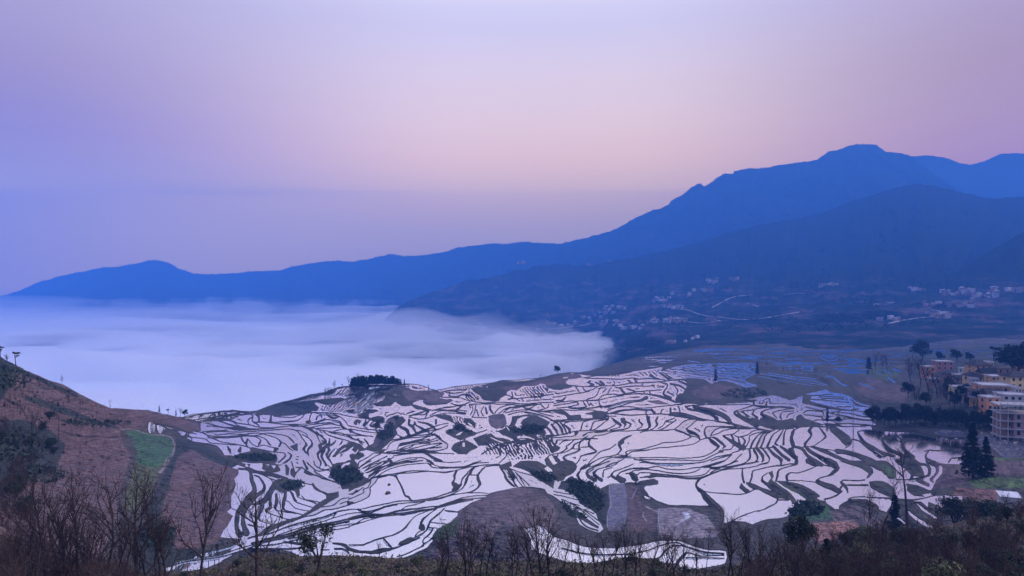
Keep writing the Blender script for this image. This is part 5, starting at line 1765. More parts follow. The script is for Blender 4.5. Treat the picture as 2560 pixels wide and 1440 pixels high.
for i, u in enumerate([1408, 1432, 1462, 1487, 1503, 1530, 1548, 1566, 1583, 1602, 1628, 1645, 1668, 1690, 1716, 1741, 1765]):
    plant_px(['bare1', 'thin', 'bare0', 'bare3', 'bare2'][i % 5], u, 1456, 1300 + 28 * rough_hash(i, 77) - (18 if i in (5, 7) else 0), near_at, 'bare_tree',
             'slender leafless tree in the row standing before the snake-shaped pond', group=rowg)
rowg = 'leafless trees on the brown bank right of the snake-shaped pond'
for i, (u, vt_) in enumerate([(1818, 1262), (1832, 1290), (1853, 1300), (1880, 1288), (1905, 1300), (1930, 1318), (1955, 1330), (1975, 1345)]):
    plant_px(['bare2', 'bare4', 'bare1', 'bare0'][i % 4], u, 1450, vt_, near_at, 'bare_tree', 'leafless tree on the brown bank between the snake-shaped pond and the round dark evergreen', group=rowg)
for i in range(13):
    u = 1090 + 24 * i + 14 * rough_hash(i, 61)
    plant_px(['bare1', 'bare3', 'thin', 'bare4', 'bare2'][i % 5], u, 1458, 1290 + 60 * rough_hash(i, 62), near_at, 'bare_tree', 'slim leafless tree in the loose stand before the foot of the smooth brown mound', group='loose stand of leafless trees before the brown mound')
for i in range(16):
    u = 20 + 26 * i + 16 * rough_hash(i, 63)
    plant_px(['bare3', 'bare1', 'bare4', 'bare0', 'bare2'][i % 5], u, 1475, 1215 + 110 * rough_hash(i, 64), near_at, 'bare_tree', 'low leafless tree in the crowded stand at the lower left corner', group='crowded stand of leafless trees at the lower left corner')
# ---- thicket in the lower right corner
tg = 'bare bushes of the thicket in the lower right corner'
rr = random.Random(5)
for i in range(120):
    u = 1860 + 760 * rr.random() ** 0.8
    vb0 = np.interp(u, [p[0] for p in BROW], [p[1] for p in BROW])
    vb = vb0 + 8 + (1500 - vb0) * rr.random()
    key = rr.choice(['bushy0', 'bushy1', 'bushy2', 'bushy0', 'bare3'])
    plant(key, near_at(u, vb), rr.uniform(3.0, 5.4), 'bare_bush', 'leafless brown bush in the dense thicket that fills the lower right corner', cat='bush', group=tg)
tg = 'dark evergreen shrubs of the thicket in the lower right corner'
for i in range(46):
    u = 2080 + 560 * rr.random()
    vb0 = np.interp(u, [p[0] for p in BROW], [p[1] for p in BROW])
    vb = vb0 + 15 + (1510 - vb0) * rr.random()
    plant(rr.choice(['shrub', 'shrub', 'shrub_olive', 'dome']), near_at(u, vb), rr.uniform(1.8, 3.6), 'evergreen_shrub', 'dark evergreen shrub among the bare bushes of the lower right thicket', cat='shrub', group=tg)
tg = 'bare bushes on the left slope'
for i in range(60):
    u = -60 + 480 * rr.random() ** 1.2
    vb0 = np.interp(u, [p[0] for p in BROW], [p[1] for p in BROW])
    vb = vb0 + 5 + (1500 - vb0) * rr.random()
    plant(rr.choice(['bushy0', 'bushy1', 'bushy2']), near_at(u, vb), rr.uniform(2.6, 4.6), 'bare_bush', 'leafless bush in the brown scrub at the lower left corner', cat='bush', group=tg)
tg = 'bare bushes in the dark thicket on the left hillside'
for i in range(60):
    u = rr.uniform(-60, 150); v = rr.uniform(1060, 1330) - max(0, u - 40) * 0.2
    plant(rr.choice(['bushy1', 'bushy2', 'dome']), ground(u, v), rr.uniform(3.0, 5.5), 'scrub_bush', 'bush in the dark thicket against the left edge of the hillside', cat='bush', group=tg)
tg = 'shrubs along the low grassy brow'
for i in range(70):
    u = 440 + 1500 * rr.random()
    vb0 = np.interp(u, [p[0] for p in BROW], [p[1] for p in BROW])
    plant(rr.choice(['shrub', 'shrub_olive', 'bushy2']), near_at(u, vb0 + 10 + 60 * rr.random()), rr.uniform(0.7, 1.5), 'low_shrub', 'low shrub growing on the grassy brow along the bottom edge', cat='shrub', group=tg)
# ---- single trees of the middle ground
G = ground
plant_px('fir', 2432, 1196, 1058, G, 'conifer', 'tall dark conifer standing at the right end of the paddies', cat='tree')
plant_px('fir', 2464, 1192, 1092, G, 'conifer', 'shorter dark conifer leaning against the right side of the tall one', cat='tree')
plant_px('snag', 2268, 1312, 1085, G, 'bare_tree', 'very tall bare trunk with twigs only at its top, crossing the white paddies', cat='tree', rot=0)
plant_px('thin', 2203, 1325, 1160, G, 'bare_tree', 'bare tree with a twiggy top just left of the very tall bare trunk', wide=1.6)
plant_px('thin', 2158, 1400, 1205, near_at, 'bare_tree', 'left one of two thin bare trunks rising from the brown gully', wide=0.9)
plant_px('thin', 2166, 1402, 1215, near_at, 'bare_tree', 'right one of two thin bare trunks rising from the brown gully', wide=0.9)
plant_px('fir_small', 2237, 1335, 1235, G, 'conifer', 'narrow dark conifer between the two tall bare trees')
plant_px('dome', 1998, 1408, 1288, near_at, 'evergreen_tree', 'round dark evergreen standing beside the orange soil patch', wide=0.75)
plant_px('fir_small', 2066, 1430, 1345, near_at, 'conifer', 'small pointed dark conifer below the orange soil patch', wide=1.4)
plant_px('dome', 2390, 1330, 1240, G, 'evergreen_tree', 'dark bushy tree left of the small white sheet roof in the thicket')
plant_px('dome', 2470, 1345, 1245, G, 'evergreen_tree', 'dark bushy tree in front of the small white sheet roof in the thicket')
plant_px('fir_thin', 1789, 955, 922, G, 'conifer', 'dark spire-shaped conifer alone in the blue paddies above the brown mound', wide=1.5)
plant_px('fir_small', 1893, 936, 904, G, 'conifer', 'dark conifer at the left end of the row by the long blue paddy')
plant_px('fir_small', 1917, 913, 903, G, 'conifer', 'tiny conifer on the bank behind the long blue paddy')
for i in range(16):
    plant_px('thin', 1905 + i * 9 + 4 * rough_hash(i, 3), 938 + i * 0.9, 912 + 6 * rough_hash(i, 4), G, 'bare_tree', 'tiny bare tree in the row behind the long blue paddy', group='row of bare trees behind the long blue paddy')
plant_px('fir_thin', 2068, 1056, 1018, G, 'conifer', 'dark narrow tree on the dike below the bright blue paddy', wide=1.2)
plant_px('thin', 2060, 1058, 1024, G, 'bare_tree', 'thin bare trunk left of the dark narrow tree on the dike')
plant_px('dome_far', 2095, 1060, 1042, G, 'evergreen_tree', 'low dark shrub tree right of the dark narrow tree on the dike', wide=1.2)
plant_px('dome_far', 2304, 905, 850, G, 'evergreen_tree', 'tall round-crowned tree rising above the village edge')
for i, (u, vb, vtp, w) in enumerate([(2278, 955, 885, 1.2), (2300, 962, 880, 1.1), (2322, 975, 905, 1.3), (2345, 985, 920, 1.4), (2365, 1000, 930, 1.4)]):
    plant_px('bare3', u, vb, vtp, G, 'bare_tree', 'brownish bare tree in the clump at the left edge of the village', group='bare trees in the clump at the left edge of the village', wide=w)
plant_px('dome_far', 2352, 905, 878, G, 'evergreen_tree', 'low dark tree behind the brick house')
plant_px('dome_far', 2392, 905, 872, G, 'evergreen_tree', 'dark tree behind the right corner of the brick house')
plant_px('pine', 2487, 915, 866, G, 'pine_tree', 'flat-crowned tree with a bare trunk behind the hip-roofed yellow house')
plant_px('dome_far', 2425, 905, 880, G, 'evergreen_tree', 'dark bushy tree behind the small pale house')
for i, (u, vb, vtp) in enumerate([(2528, 935, 862), (2548, 945, 852), (2566, 950, 860), (2515, 925, 880)]):
    plant_px('dome_far', u, vb, vtp, G, 'evergreen_tree', 'large dark tree in the mass at the right edge above the village', group='dark trees at the right edge above the village')
plant_px('fir_small', 2172, 925, 892, G, 'conifer', 'dark blunt tree at the left end of the green strip', wide=1.5)
for i, (u, vb) in enumerate([(2190, 925), (2204, 925), (2218, 928)]):
    plant_px('bare3', u, vb, vb - 48, G, 'bare_tree', 'hazy bare tree beside the green strip of the terraces', group='hazy bare trees beside the green strip')
tg = 'dark trees along the far bank of the pond'
for i in range(26):
    u = 2185 + 13 * i + rr.uniform(-4, 4)
    vb = 1066 + (5 if u > 2280 else 0) - 8 * rr.random() if u < 2480 else 1062
    plant_px(rr.choice(['dome_far', 'dome_far', 'fir_small', 'bare3']), u, vb, vb - rr.uniform(32, 52), G, 'bank_tree', 'dark tree in the belt between the top paddies and the village', group=tg)
tg = 'dark trees on the slope under the village'
for i in range(60):
    u = rr.uniform(2270, 2505); v = rr.uniform(975, 1050) + max(0, (2400 - u)) * 0.05
    plant_px(rr.choice(['dome_far', 'bare3', 'bare4', 'bushy1']), u, v, v - rr.uniform(20, 40), G, 'slope_tree', 'tree in the dark wood on the slope below the village houses', group=tg)
# ---- grove on the terraced knoll, trees standing in the mist
tg = 'conifers of the grove on the terraced knoll'
for i in range(52):
    u = 876 + 128 * (i + rr.random()) / 52
    if 944 < u < 956 and i % 2: continue
    vt_ = np.interp(u, [870, 885, 920, 945, 965, 980, 1006], [952, 944, 937, 938, 940, 938, 952]) + rr.uniform(-3, 6)
    plant_px(rr.choice(['fir_thin', 'fir_small']), u, 967 if u < 915 else 961, vt_, G, 'grove_conifer', 'dark conifer in the dense grove crowning the terraced knoll', group=tg, wide=1.7)
plant_px('fir_small', 1011, 961, 947, G, 'conifer', 'small conifer standing alone just right of the grove on the knoll')
plant_px('bare0', 898, 965, 930, G, 'bare_tree', 'bare tree poking out of the left part of the grove on the knoll')
plant_px('bare4', 873, 967, 938, G, 'bare_tree', 'bare tree at the left end of the grove on the knoll')
plant_px('bare4', 835, 976, 948, G, 'bare_tree', 'hazy bare tree with a round top on the misty shoulder left of the grove')
plant_px('pine', 856, 969, 960, G, 'pine_tree', 'tiny tree between the grove and the hazy round-topped bare tree')
for i, u in enumerate([812, 820, 827]):
    plant_px('bushy1', u, 982, 966, G, 'bare_bush', 'misty bush on the shoulder left of the knoll', cat='bush', group='misty bushes on the shoulder left of the knoll')
plant_px('pine', 40, 913, 879, G, 'pine_tree', 'small pine with layered foliage on the crest of the left hill')
plant_px('pine', 1, 893, 865, G, 'pine_tree', 'pine cut by the left edge of the picture on the hill crest')
plant_px('bushy1', 18, 899, 878, G, 'bare_bush', 'bare bush between the two pines on the hill crest', cat='bush')
plant_px('bare4', 155, 961, 936, G, 'bare_tree', 'small bare tree alone on the crest of the left hill', wide=0.8)
plant_px('dome_far', 582, 1027, 1023, G, 'shrub', 'tiny dark bush on the edge of the terraces against the mist', cat='shrub')
for i, (u, vb, vt_) in enumerate([(398, 1031, 1013), (420, 1034, 1020), (440, 1038, 1021), (452, 1040, 1013), (462, 1041, 1024)]):
    plant_px(['fir_thin', 'pine', 'fir_thin', 'bare0', 'dome_far'][i], u, vb, vt_, G, 'misty_tree', 'faint tree standing in the mist beyond the end of the left hill', group='faint trees in the mist beyond the left hill')
plant_px('dome_far', 1394, 933, 912, G, 'evergreen_tree', 'hazy tree on the brown ridge at the edge of the mist')
plant_px('pine', 1351, 945, 937, G, 'pine_tree', 'tiny tree on the skyline of the brown ridge')
for i, (u, vt_) in enumerate([(1060, 963), (1071, 961)]):
    plant_px('fir_thin', u, 972, vt_, G, 'conifer', 'tiny conifer on the terrace edge right of the knoll', group='tiny conifers on the terrace edge right of the knoll')
# ---- undergrowth: tufts and dead stalks nobody could count
def undergrowth(name, where, n, box, size, mat, seed, clump=6, below=None):
    rng = np.random.default_rng(seed); q = Quads()
    for i in range(n):
        u = rng.uniform(box[0], box[1])
        v0 = below(u) if below else box[2]
        v = v0 + (box[3] - v0) * rng.random()
        p = np.array(where(u, v))
        c = p + rng.normal(size=(clump, 3)) * np.array([.5, .5, .12]) + np.array([0, 0, size * 0.6])
        q.leaves(c, size, rng)
    me = q.mesh(name); return tag(link(name, me, mat), kind='stuff')
bl = lambda u: float(np.interp(u, [p[0] for p in BROW], [p[1] for p in BROW])) + 2
undergrowth('undergrowth', near_at, 4200, (-80, 2640, 0, 1500), 0.17, M_leaf2, 51, clump=7, below=bl)
undergrowth('dead_stalks', near_at, 4200, (-80, 2640, 0, 1500), 0.20, noise_mat('dead_stalks', (.070, .050, .042), (.150, .110, .090), scale=2), 52, clump=7, below=bl)
# dark scrub leaves on the overgrown banks and gullies of the terraces
def gully_scrub():
    rng = np.random.default_rng(8); q = Quads()
    for (u0, v0, ru, rv, n) in [(865, 1190, 38, 22, 260), (1455, 1255, 50, 42, 360), (1330, 1195, 60, 14, 160), (1180, 1070, 45, 10, 120), (960, 1075, 25, 28, 200), (1320, 1075, 45, 12, 160), (735, 1215, 26, 10, 100),
                               (2010, 1275, 45, 18, 160), (1000, 1040, 30, 8, 80), (1460, 1210, 40, 12, 120), (1100, 1080, 30, 14, 100), (650, 1145, 60, 8, 160), (1860, 985, 60, 12, 160), (390, 1340, 40, 30, 300), (40, 1120, 80, 40, 130), (20, 950, 40, 30, 60), (100, 1190, 60, 20, 60), (240, 1060, 90, 8, 60)]:
        for i in range(n):
            a = rng.uniform(0, 6.28); r = math.sqrt(rng.random())
            u = u0 + math.cos(a) * r * ru; v = v0 + math.sin(a) * r * rv
            p = np.array(ground(u, v))
            i_ = min(max(int(round((u - UU[0]) / du)), 0), NU - 1); j_ = min(max(int(round((v - vt[i_]) / (VBOT - vt[i_]) * (NV - 1))), 0), NV - 1)
            if S[j_, i_] > -1.5: continue
            sz = 0.35 + 0.5 * rng.random()
            c = p + rng.normal(size=(9, 3)) * np.array([.9, .9, .45]) + np.array([0, 0, .7])
            q.leaves(c, sz, rng)
    tag(link('scrub', q.mesh('scrub'), noise_mat('scrub_leaves', (.026, .040, .036), (.062, .082, .062), scale=0.8, rough=0.9, spec=0.1)), kind='stuff')
gully_scrub()
# far woodland on the valley side
def woodland():
    rng = np.random.default_rng(9); q = Quads()
    for i in range(2600):
        u = rng.uniform(980, 2620)
        lo_ = float(np.interp(u, [980, 1300, 1700, 2100, 2620], [790, 700, 690, 690, 640])); hi_ = float(np.interp(u, [980, 1300, 1500, 1650, 2620], [850, 860, 895, 850, 800]))
        v = rng.uniform(lo_, hi_)
        if fbm(np.array(u / 55.0), np.array(v / 22.0), 91, 3) < 0.05: continue
        p = np.array(valley_at(u, v))
        h = rng.uniform(6, 12)
        c = p + rng.normal(size=(7, 3)) * np.array([5, 5, 2.2]) + np.array([0, 0, h * 0.45])
        q.leaves(c, 3.2, rng)
    for (u0, v0, ru, rv, n) in [(1500, 893, 30, 7, 160), (1540, 882, 30, 8, 160), (1610, 862, 40, 10, 220), (1300, 680, 30, 4, 60), (1190, 703, 40, 4, 60), (2100, 798, 45, 10, 200), (2230, 790, 50, 8, 160), (2330, 770, 60, 10, 160), (1880, 650, 200, 6, 100), (1400, 664, 40, 2, 40)]:
        for i in range(n):
            u = u0 + rng.normal() * ru * 0.5; v = v0 + rng.normal() * rv * 0.5
            p = np.array(valley_at(u, v)); c = p + rng.normal(size=(8, 3)) * np.array([4, 4, 3]) + np.array([0, 0, 5])
            q.leaves(c, 2.6, rng)
    tag(link('far_woodland', q.mesh('far_woodland'), M_con), kind='stuff')
woodland()

# ================================================================== buildings
def box_v(x0, x1, y0, y1, z0, z1): return [(x0, y0, z0), (x1, y0, z0), (x1, y1, z0), (x0, y1, z0), (x0, y0, z1), (x1, y0, z1), (x1, y1, z1), (x0, y1, z1)]
BF = [(0, 3, 2, 1), (4, 5, 6, 7), (0, 1, 5, 4), (1, 2, 6, 5), (2, 3, 7, 6), (3, 0, 4, 7)]
class MB:
    def __init__(s): s.v = []; s.f = []
    def box(s, *a):
        n = len(s.v); s.v += box_v(*a); s.f += [tuple(i + n for i in f) for f in BF]; return s
    def poly(s, vs, fs):
        n = len(s.v); s.v += list(vs); s.f += [tuple(i + n for i in f) for f in fs]; return s
    def build(s, name, mat, parent=None):
        me = bpy.data.meshes.new(name); me.from_pydata(s.v, [], s.f); me.update()
        return link(name, me, mat, parent)
def plaster(name, c, d=0.75, scale=0.35):
    return noise_mat(name, tuple(x * d for x in c), c, scale=scale, rough=0.9, bump=0.15, lo=0.3, hi=0.6, spec=0.2)
M_w = {'ochre': plaster('ochre_plaster', (.60, .36, .17)), 'orange': plaster('orange_plaster', (.62, .29, .15)), 'brick': plaster('red_brick', (.48, .22, .17)), 'pink': plaster('pink_plaster', (.42, .27, .27)),
       'pale': plaster('pale_plaster', (.55, .50, .48)), 'conc': plaster('bare_concrete', (.44, .41, .42)), 'cream': plaster('cream_plaster', (.66, .48, .25)), 'rust': plaster('weathered_wall', (.34, .20, .15))}
M_rf = {'tile': plaster('dark_tiles', (.060, .055, .065), scale=2), 'slab': plaster('roof_slab', (.50, .48, .50)), 'thatch': plaster('grey_thatch', (.10, .085, .085), scale=2)}
M_win = noise_mat('dark_opening', (.012, .012, .018), (.03, .03, .045), scale=1, rough=0.25, spec=0.5)
M_frame = plaster('window_frame', (.45, .42, .40))
def house(u0, u1, vtop, vbase, label, wall='ochre', roof='flat', rows=1, cols=3, depth=None, yaw=0.0, sides=True, name='house', roof_mat=None, base_v=None, parapet=0.5):
    uc = (u0 + u1) / 2
    g_ = ground(uc, vbase)
    d = g_[1]; w = (u1 - u0) / FPX * d
    h = (vbase - vtop) / FPX * d
    dp = depth or w * 0.75
    root = bpy.data.objects.new(name, None); COL.objects.link(root); tag(root, label, 'house', 'houses of the near village')
    x, z = ray(uc, vbase)
    root.location = (float(x) * d, d + dp / 2, float(z) * d); root.rotation_euler = (0, 0, yaw)
    hw, hd = w / 2, dp / 2
    if roof == 'flat': h -= dp * 0.16
    else: h *= 0.72
    h = max(h, 2.6)
    MB().box(-hw, hw, -hd, hd, -5, h).build('wall', M_w[wall], root)
    if roof == 'flat':
        r = MB().box(-hw - .35, hw + .35, -hd - .35, hd + .35, h, h + .22)
        t_ = .18
        r.box(-hw - .3, hw + .3, -hd - .3, -hd - .3 + t_, h + .222, h + .22 + parapet).box(-hw - .3, hw + .3, hd + .3 - t_, hd + .3, h + .222, h + .22 + parapet)
        r.box(-hw - .3, -hw - .3 + t_, -hd - .3 + t_, hd + .3 - t_, h + .222, h + .22 + parapet).box(hw + .3 - t_, hw + .3, -hd - .3 + t_, hd + .3 - t_, h + .222, h + .22 + parapet)
        r.build('roof', M_rf[roof_mat or 'slab'], root)
    else:
        e = 0.7; rh = min(w, dp) * (0.34 if roof == 'hip' else 0.42)
        a_, b_ = hw + e, hd + e; rl_ = max(0, a_ - b_) if roof == 'hip' else a_
        vs = [(-a_, -b_, h), (a_, -b_, h), (a_, b_, h), (-a_, b_, h), (-rl_, 0, h + rh), (rl_, 0, h + rh), (-a_, -b_, h - .2), (a_, -b_, h - .2), (a_, b_, h - .2), (-a_, b_, h - .2)]
        fs = [(0, 1, 5, 4), (2, 3, 4, 5), (1, 2, 5), (3, 0, 4), (6, 7, 1, 0), (7, 8, 2, 1), (8, 9, 3, 2), (9, 6, 0, 3), (9, 8, 7, 6)]
        rf_ = MB().poly(vs, fs).build('roof', M_rf[roof_mat or 'tile'], root)
    st = h / rows
    ww, wh = min(1.5, w / cols * 0.5), st * 0.46
    for r_ in range(rows):
        for c_ in range(cols):
            xc = -hw + w * (c_ + .5) / cols; zc = st * (r_ + .55)
            f = MB().box(xc - ww / 2 - .1, xc + ww / 2 + .1, -hd - .09, -hd + .02, zc - wh / 2 - .1, zc + wh / 2 + .1).build('window', M_frame, root)
            MB().box(xc - ww / 2, xc + ww / 2, -hd - .12, -hd - .085, zc - wh / 2, zc + wh / 2).build('pane', M_win, f)
    if sides and dp > 4:
        for sx in (-1, 1):
            for r_ in range(rows):
                zc = st * (r_ + .55); x0 = sx * hw
                f = MB().box(min(x0, x0 + sx * .09) , max(x0, x0 + sx * .09), -.85, .85, zc - wh / 2 - .1, zc + wh / 2 + .1).build('window', M_frame, root)
                x1 = x0 + sx * .085; MB().box(min(x1, x1 + sx * .035), max(x1, x1 + sx * .035), -.75, .75, zc - wh / 2, zc + wh / 2).build('pane', M_win, f)
    return root
house(2346, 2385, 900, 926, 'red brick house with a ragged unfinished roof edge at the back of the village', 'brick', rows=2, cols=3, yaw=-.15)
house(2312, 2338, 914, 944, 'orange flat-roofed house half hidden behind the bare trees', 'orange', rows=2, cols=2)
house(2434, 2481, 905, 935, 'yellow house with a dark hip roof at the top of the village', 'ochre', roof='hip', rows=2, cols=3, yaw=.1)
house(2408, 2434, 919, 934, 'small pale flat-roofed house left of the topmost yellow house', 'pale', rows=1, cols=3)
house(2392, 2418, 935, 953, 'dull ochre house with a pale slab roof left of the thatched one', 'ochre', rows=1, cols=2, yaw=-.1)
house(2420, 2450, 932, 955, 'yellow house with a dark tiled roof in the middle of the village', 'cream', roof='hip', rows=1, cols=2, yaw=.2)
house(2458, 2494, 926, 950, 'ochre house with a wide dark roof below the topmost yellow house', 'ochre', roof='gable', rows=1, cols=3)
house(2493, 2527, 914, 938, 'house under a steep grey thatched roof near the right edge', 'rust', roof='hip', roof_mat='thatch', rows=1, cols=2)
house(2482, 2527, 937, 962, 'ochre two-storey house with a white roof slab behind the long orange house', 'ochre', rows=2, cols=4, yaw=-.1)
house(2524, 2575, 930, 972, 'tall yellow house with a dark hip roof cut by the right edge', 'cream', roof='hip', rows=2, cols=3, yaw=.05)
house(2466, 2540, 957, 986, 'long orange house with a flat white-edged terrace roof', 'orange', rows=1, cols=5, yaw=-.18)
house(2388, 2426, 964, 992, 'low yellow house at the lower left corner of the village', 'cream', rows=1, cols=3, yaw=-.2)
house(2432, 2459, 972, 1000, 'small pink house with one square window under a dark roof', 'pink', roof='hip', rows=1, cols=1)
house(2470, 2512, 978, 1004, 'grey-tiled low house in front of the long orange house', 'rust', roof='gable', rows=1, cols=2)
house(2464, 2501, 990, 1042, 'tall narrow weathered orange building beside the concrete frame', 'orange', rows=3, cols=2, yaw=.1)
house(2514, 2575, 982, 1018, 'pinkish white two-storey house with a flat roof above the concrete frame', 'pale', rows=2, cols=4, yaw=-.15)
rv = random.Random(12)
for (u, v) in [(2402, 958), (2438, 962), (2453, 955), (2515, 972), (2545, 986), (2420, 1003), (2448, 1012), (2372, 950), (2508, 932), (2475, 921), (2552, 925), (2386, 972), (2500, 1022), (2340, 962)]:
    w_ = rv.uniform(16, 26); o = house(u - w_ / 2, u + w_ / 2, v - rv.uniform(15, 20), v, 'small plain house squeezed among the trees and larger houses of the village', rv.choice(['ochre', 'orange', 'pale', 'cream', 'rust', 'pink']),
        roof=rv.choice(['flat', 'hip', 'gable', 'flat']), rows=1, cols=2, yaw=rv.uniform(-.3, .3), sides=False)
    o['group'] = 'small houses filling the gaps of the near village'
def concrete_frame():
    u0, u1, vb, vtp = 2512, 2590, 1100, 1014
    g_ = ground(2545, vb); d = g_[1]; x, z = ray(2551, vb)
    root = bpy.data.objects.new('unfinished_building', None); COL.objects.link(root)
    tag(root, 'unfinished four-storey concrete building with open floors at the right edge', 'building')
    root.location = (float(x) * d, d + 5, float(z) * d); root.rotation_euler = (0, 0, -.25)
    w = (u1 - u0) / FPX * d; hw = w / 2; hd = 5; st = (vb - vtp) / FPX * d / 4.3
    for k in range(5):
        e = 0.9 if k in (3, 4) else 0.5
        MB().box(-hw - e, hw, -hd - e, hd, st * k + st * .3 - .16, st * k + st * .3 + .16).build('floor_slab', M_w['conc'], root)
    zt = st * 4 + st * .3 - .17
    for xx in (-hw + .3, -hw + 3.6):
        MB().box(xx - .2, xx + .2, -hd, -hd + .4, -4, zt).build('column', M_w['conc'], root)
    for yy in (-1, 3.5):
        MB().box(-hw, -hw + .4, yy - .2, yy + .2, -4, zt).build('column', M_w['conc'], root)
    MB().box(-hw + 6.2, hw - .05, -hd + .25, hd - .3, -4, zt - st).build('wall', M_w['pink'], root)
    MB().box(-hw + .9, -hw + 6.1, -hd + 2.2, hd - .5, -4, st * 3 + st * .1).build('inner_wall', M_w['rust'], root)
    for k in range(4):
        for xx in (-hw + 4.6, -hw + 8.2):
            f = MB().box(xx - .7, xx + .7, -hd + (.12 if xx > -hw + 6 else 2.05), -hd + (.24 if xx > -hw + 6 else 2.19), st * k + st * .62, st * k + st * 1.12).build('window', M_win, root) if k < 3 else None
    for yy in (-2.5, .8, 3): 
        MB().box(-hw - .85, -hw - .8, yy, yy + .06, st * 3.4, st * 4.25).build('railing_post', M_w['pale'], root)
    for xx in np.linspace(-hw, hw - 1, 6):
        MB().box(float(xx), float(xx) + .3, -hd - .5, -hd - .2, zt + .34, zt + 1.5).build('roof_stub', M_w['pale'], root)
    MB().box(-hw - .5, hw, -hd - .9, -hd - .75, zt + .34, zt + .8).build('parapet', M_w['pale'], root)
concrete_frame()
# white sheet roof in the thicket
def shed(u, v, w, label):
    g_ = ground(u, v); root = bpy.data.objects.new('shed', None); COL.objects.link(root); tag(root, label, 'shed'); root.location = g_; root.rotation_euler = (0, 0, -.3)
    MB().box(-w / 2, w / 2, -1.6, 1.6, -1, 1.7).build('wall', M_w['pale'], root)
    MB().poly([(-w / 2 - .3, -2, 1.72), (w / 2 + .3, -2, 1.72), (w / 2 + .3, 2, 2.5), (-w / 2 - .3, 2, 2.5), (-w / 2 - .3, -2, 1.64), (w / 2 + .3, -2, 1.64), (w / 2 + .3, 2, 2.42), (-w / 2 - .3, 2, 2.42)],
              [(0, 1, 2, 3), (7, 6, 5, 4), (0, 4, 5, 1), (1, 5, 6, 2), (2, 6, 7, 3), (3, 7, 4, 0)]).build('roof', plaster('white_sheet', (.75, .75, .78)), root)
shed(2522, 1252, 5.5, 'small shed with a white sheet roof in the thicket at the lower right')

# ---- far villages across the valley: small houses, a few pixels each
M_far_w = [plaster('far_wall_' + k_, c_) for k_, c_ in (('pale', (.56, .46, .46)), ('tan', (.50, .34, .28)), ('red', (.46, .27, .24)), ('white', (.74, .66, .70)))]
def far_house_mesh(seed):
    rng = random.Random(seed); w = rng.uniform(9, 15); d = rng.uniform(7, 10); h = rng.uniform(5.5, 10)
    m = MB().box(-w / 2, w / 2, -d / 2, d / 2, -6, h); nb = len(m.f)
    if rng.random() < .55:
        m.box(-w / 2 - .5, w / 2 + .5, -d / 2 - .5, d / 2 + .5, h + .01, h + .5)
    else:
        m.poly([(-w / 2 - .6, -d / 2 - .6, h + .01), (w / 2 + .6, -d / 2 - .6, h + .01), (w / 2 + .6, d / 2 + .6, h + .01), (-w / 2 - .6, d / 2 + .6, h + .01), (-w / 4, 0, h + 3), (w / 4, 0, h + 3)],
               [(0, 1, 5, 4), (1, 2, 5), (2, 3, 4, 5), (3, 0, 4), (3, 2, 1, 0)])
    nr = len(m.f)
    for k in range(int(h // 3)):
        for j in range(3):
            xc = -w / 2 + w * (j + .5) / 3; m.box(xc - .8, xc + .8, -d / 2 - .08, -d / 2 - .01, 3 * k + 1.0, 3 * k + 2.4)
    me = bpy.data.meshes.new('far_house'); me.from_pydata(m.v, [], m.f); me.update()
    me.materials.append(M_far_w[seed % 4]); me.materials.append(M_rf['slab'] if rng.random() < .6 else M_rf['tile']); me.materials.append(M_win)
    for p in me.polygons: p.material_index = 0 if p.index < nb else (1 if p.index < nr else 2)
    return me
FH = [far_house_mesh(i) for i in range(12)]
def far_at(u, v):
    if u > 2190:
        s_ = np.interp(u, [2180, 2260, 2340, 2420, 2480, 2540, 2640, 2800], [760, 738, 712, 660, 625, 590, 548, 500]); b_ = np.interp(u, [2180, 2400, 2800], [775, 790, 800])
        if s_ + 2 < v < b_: return hill_at(u, v)
    return valley_at(u, v)
def village(n, spots, label, group, seed, s=1.0):
    rng = random.Random(seed)
    for i in range(n):
        u0, v0, ru, rv = spots[rng.randrange(len(spots))]
        u = u0 + rng.uniform(-ru, ru); v = v0 + rng.uniform(-rv, rv)
        p = far_at(u, v)
        o = bpy.data.objects.new('village_house', FH[rng.randrange(12)]); COL.objects.link(o)
        o.location = p; o.rotation_euler = (0, 0, rng.uniform(-.6, .6)); k = s * rng.uniform(.9, 1.4); o.scale = (k, k, k)
        tag(o, label, 'house', group)
village(100, [(1400, 812, 40, 6), (1470, 800, 50, 12), (1540, 812, 40, 10), (1580, 822, 30, 5), (1640, 802, 40, 5), (1530, 775, 35, 10), (1700, 803, 14, 4)], 'tiny pale house in the village spread along the middle of the far slope', 'houses of the village on the middle of the far slope', 1)
village(58, [(1655, 752, 22, 8), (1700, 738, 25, 6), (1745, 728, 20, 5), (1780, 702, 14, 5), (1838, 698, 10, 4), (1680, 768, 30, 3)], 'tiny pinkish house in the village climbing the foot of the blue mountain', 'houses of the village at the foot of the blue mountain', 2)
village(90, [(2290, 728, 20, 8), (2370, 735, 15, 5), (2415, 730, 22, 7), (2480, 728, 15, 6), (2540, 728, 25, 4), (2400, 765, 30, 8), (2350, 790, 30, 5), (2330, 762, 20, 5), (2210, 762, 20, 5), (2460, 745, 30, 6)], 'tiny house in the large village under the dark spur at the right', 'houses of the village under the dark spur', 3)
village(7, [(1560, 880, 22, 5), (1497, 886, 6, 2)], 'tiny reddish house on the wooded rim above the mist', 'houses on the wooded rim above the mist', 4, .7)
village(13, [(1672, 858, 12, 2), (1720, 852, 28, 5), (1750, 847, 14, 3)], 'tiny house in the hamlet behind the blue paddies', 'houses of the hamlet behind the blue paddies', 5, .7)
village(5, [(2200, 803, 10, 3), (2232, 802, 16, 4)], 'small white block standing below the row of dark trees on the far slope', 'white blocks below the dark trees on the far slope', 6)
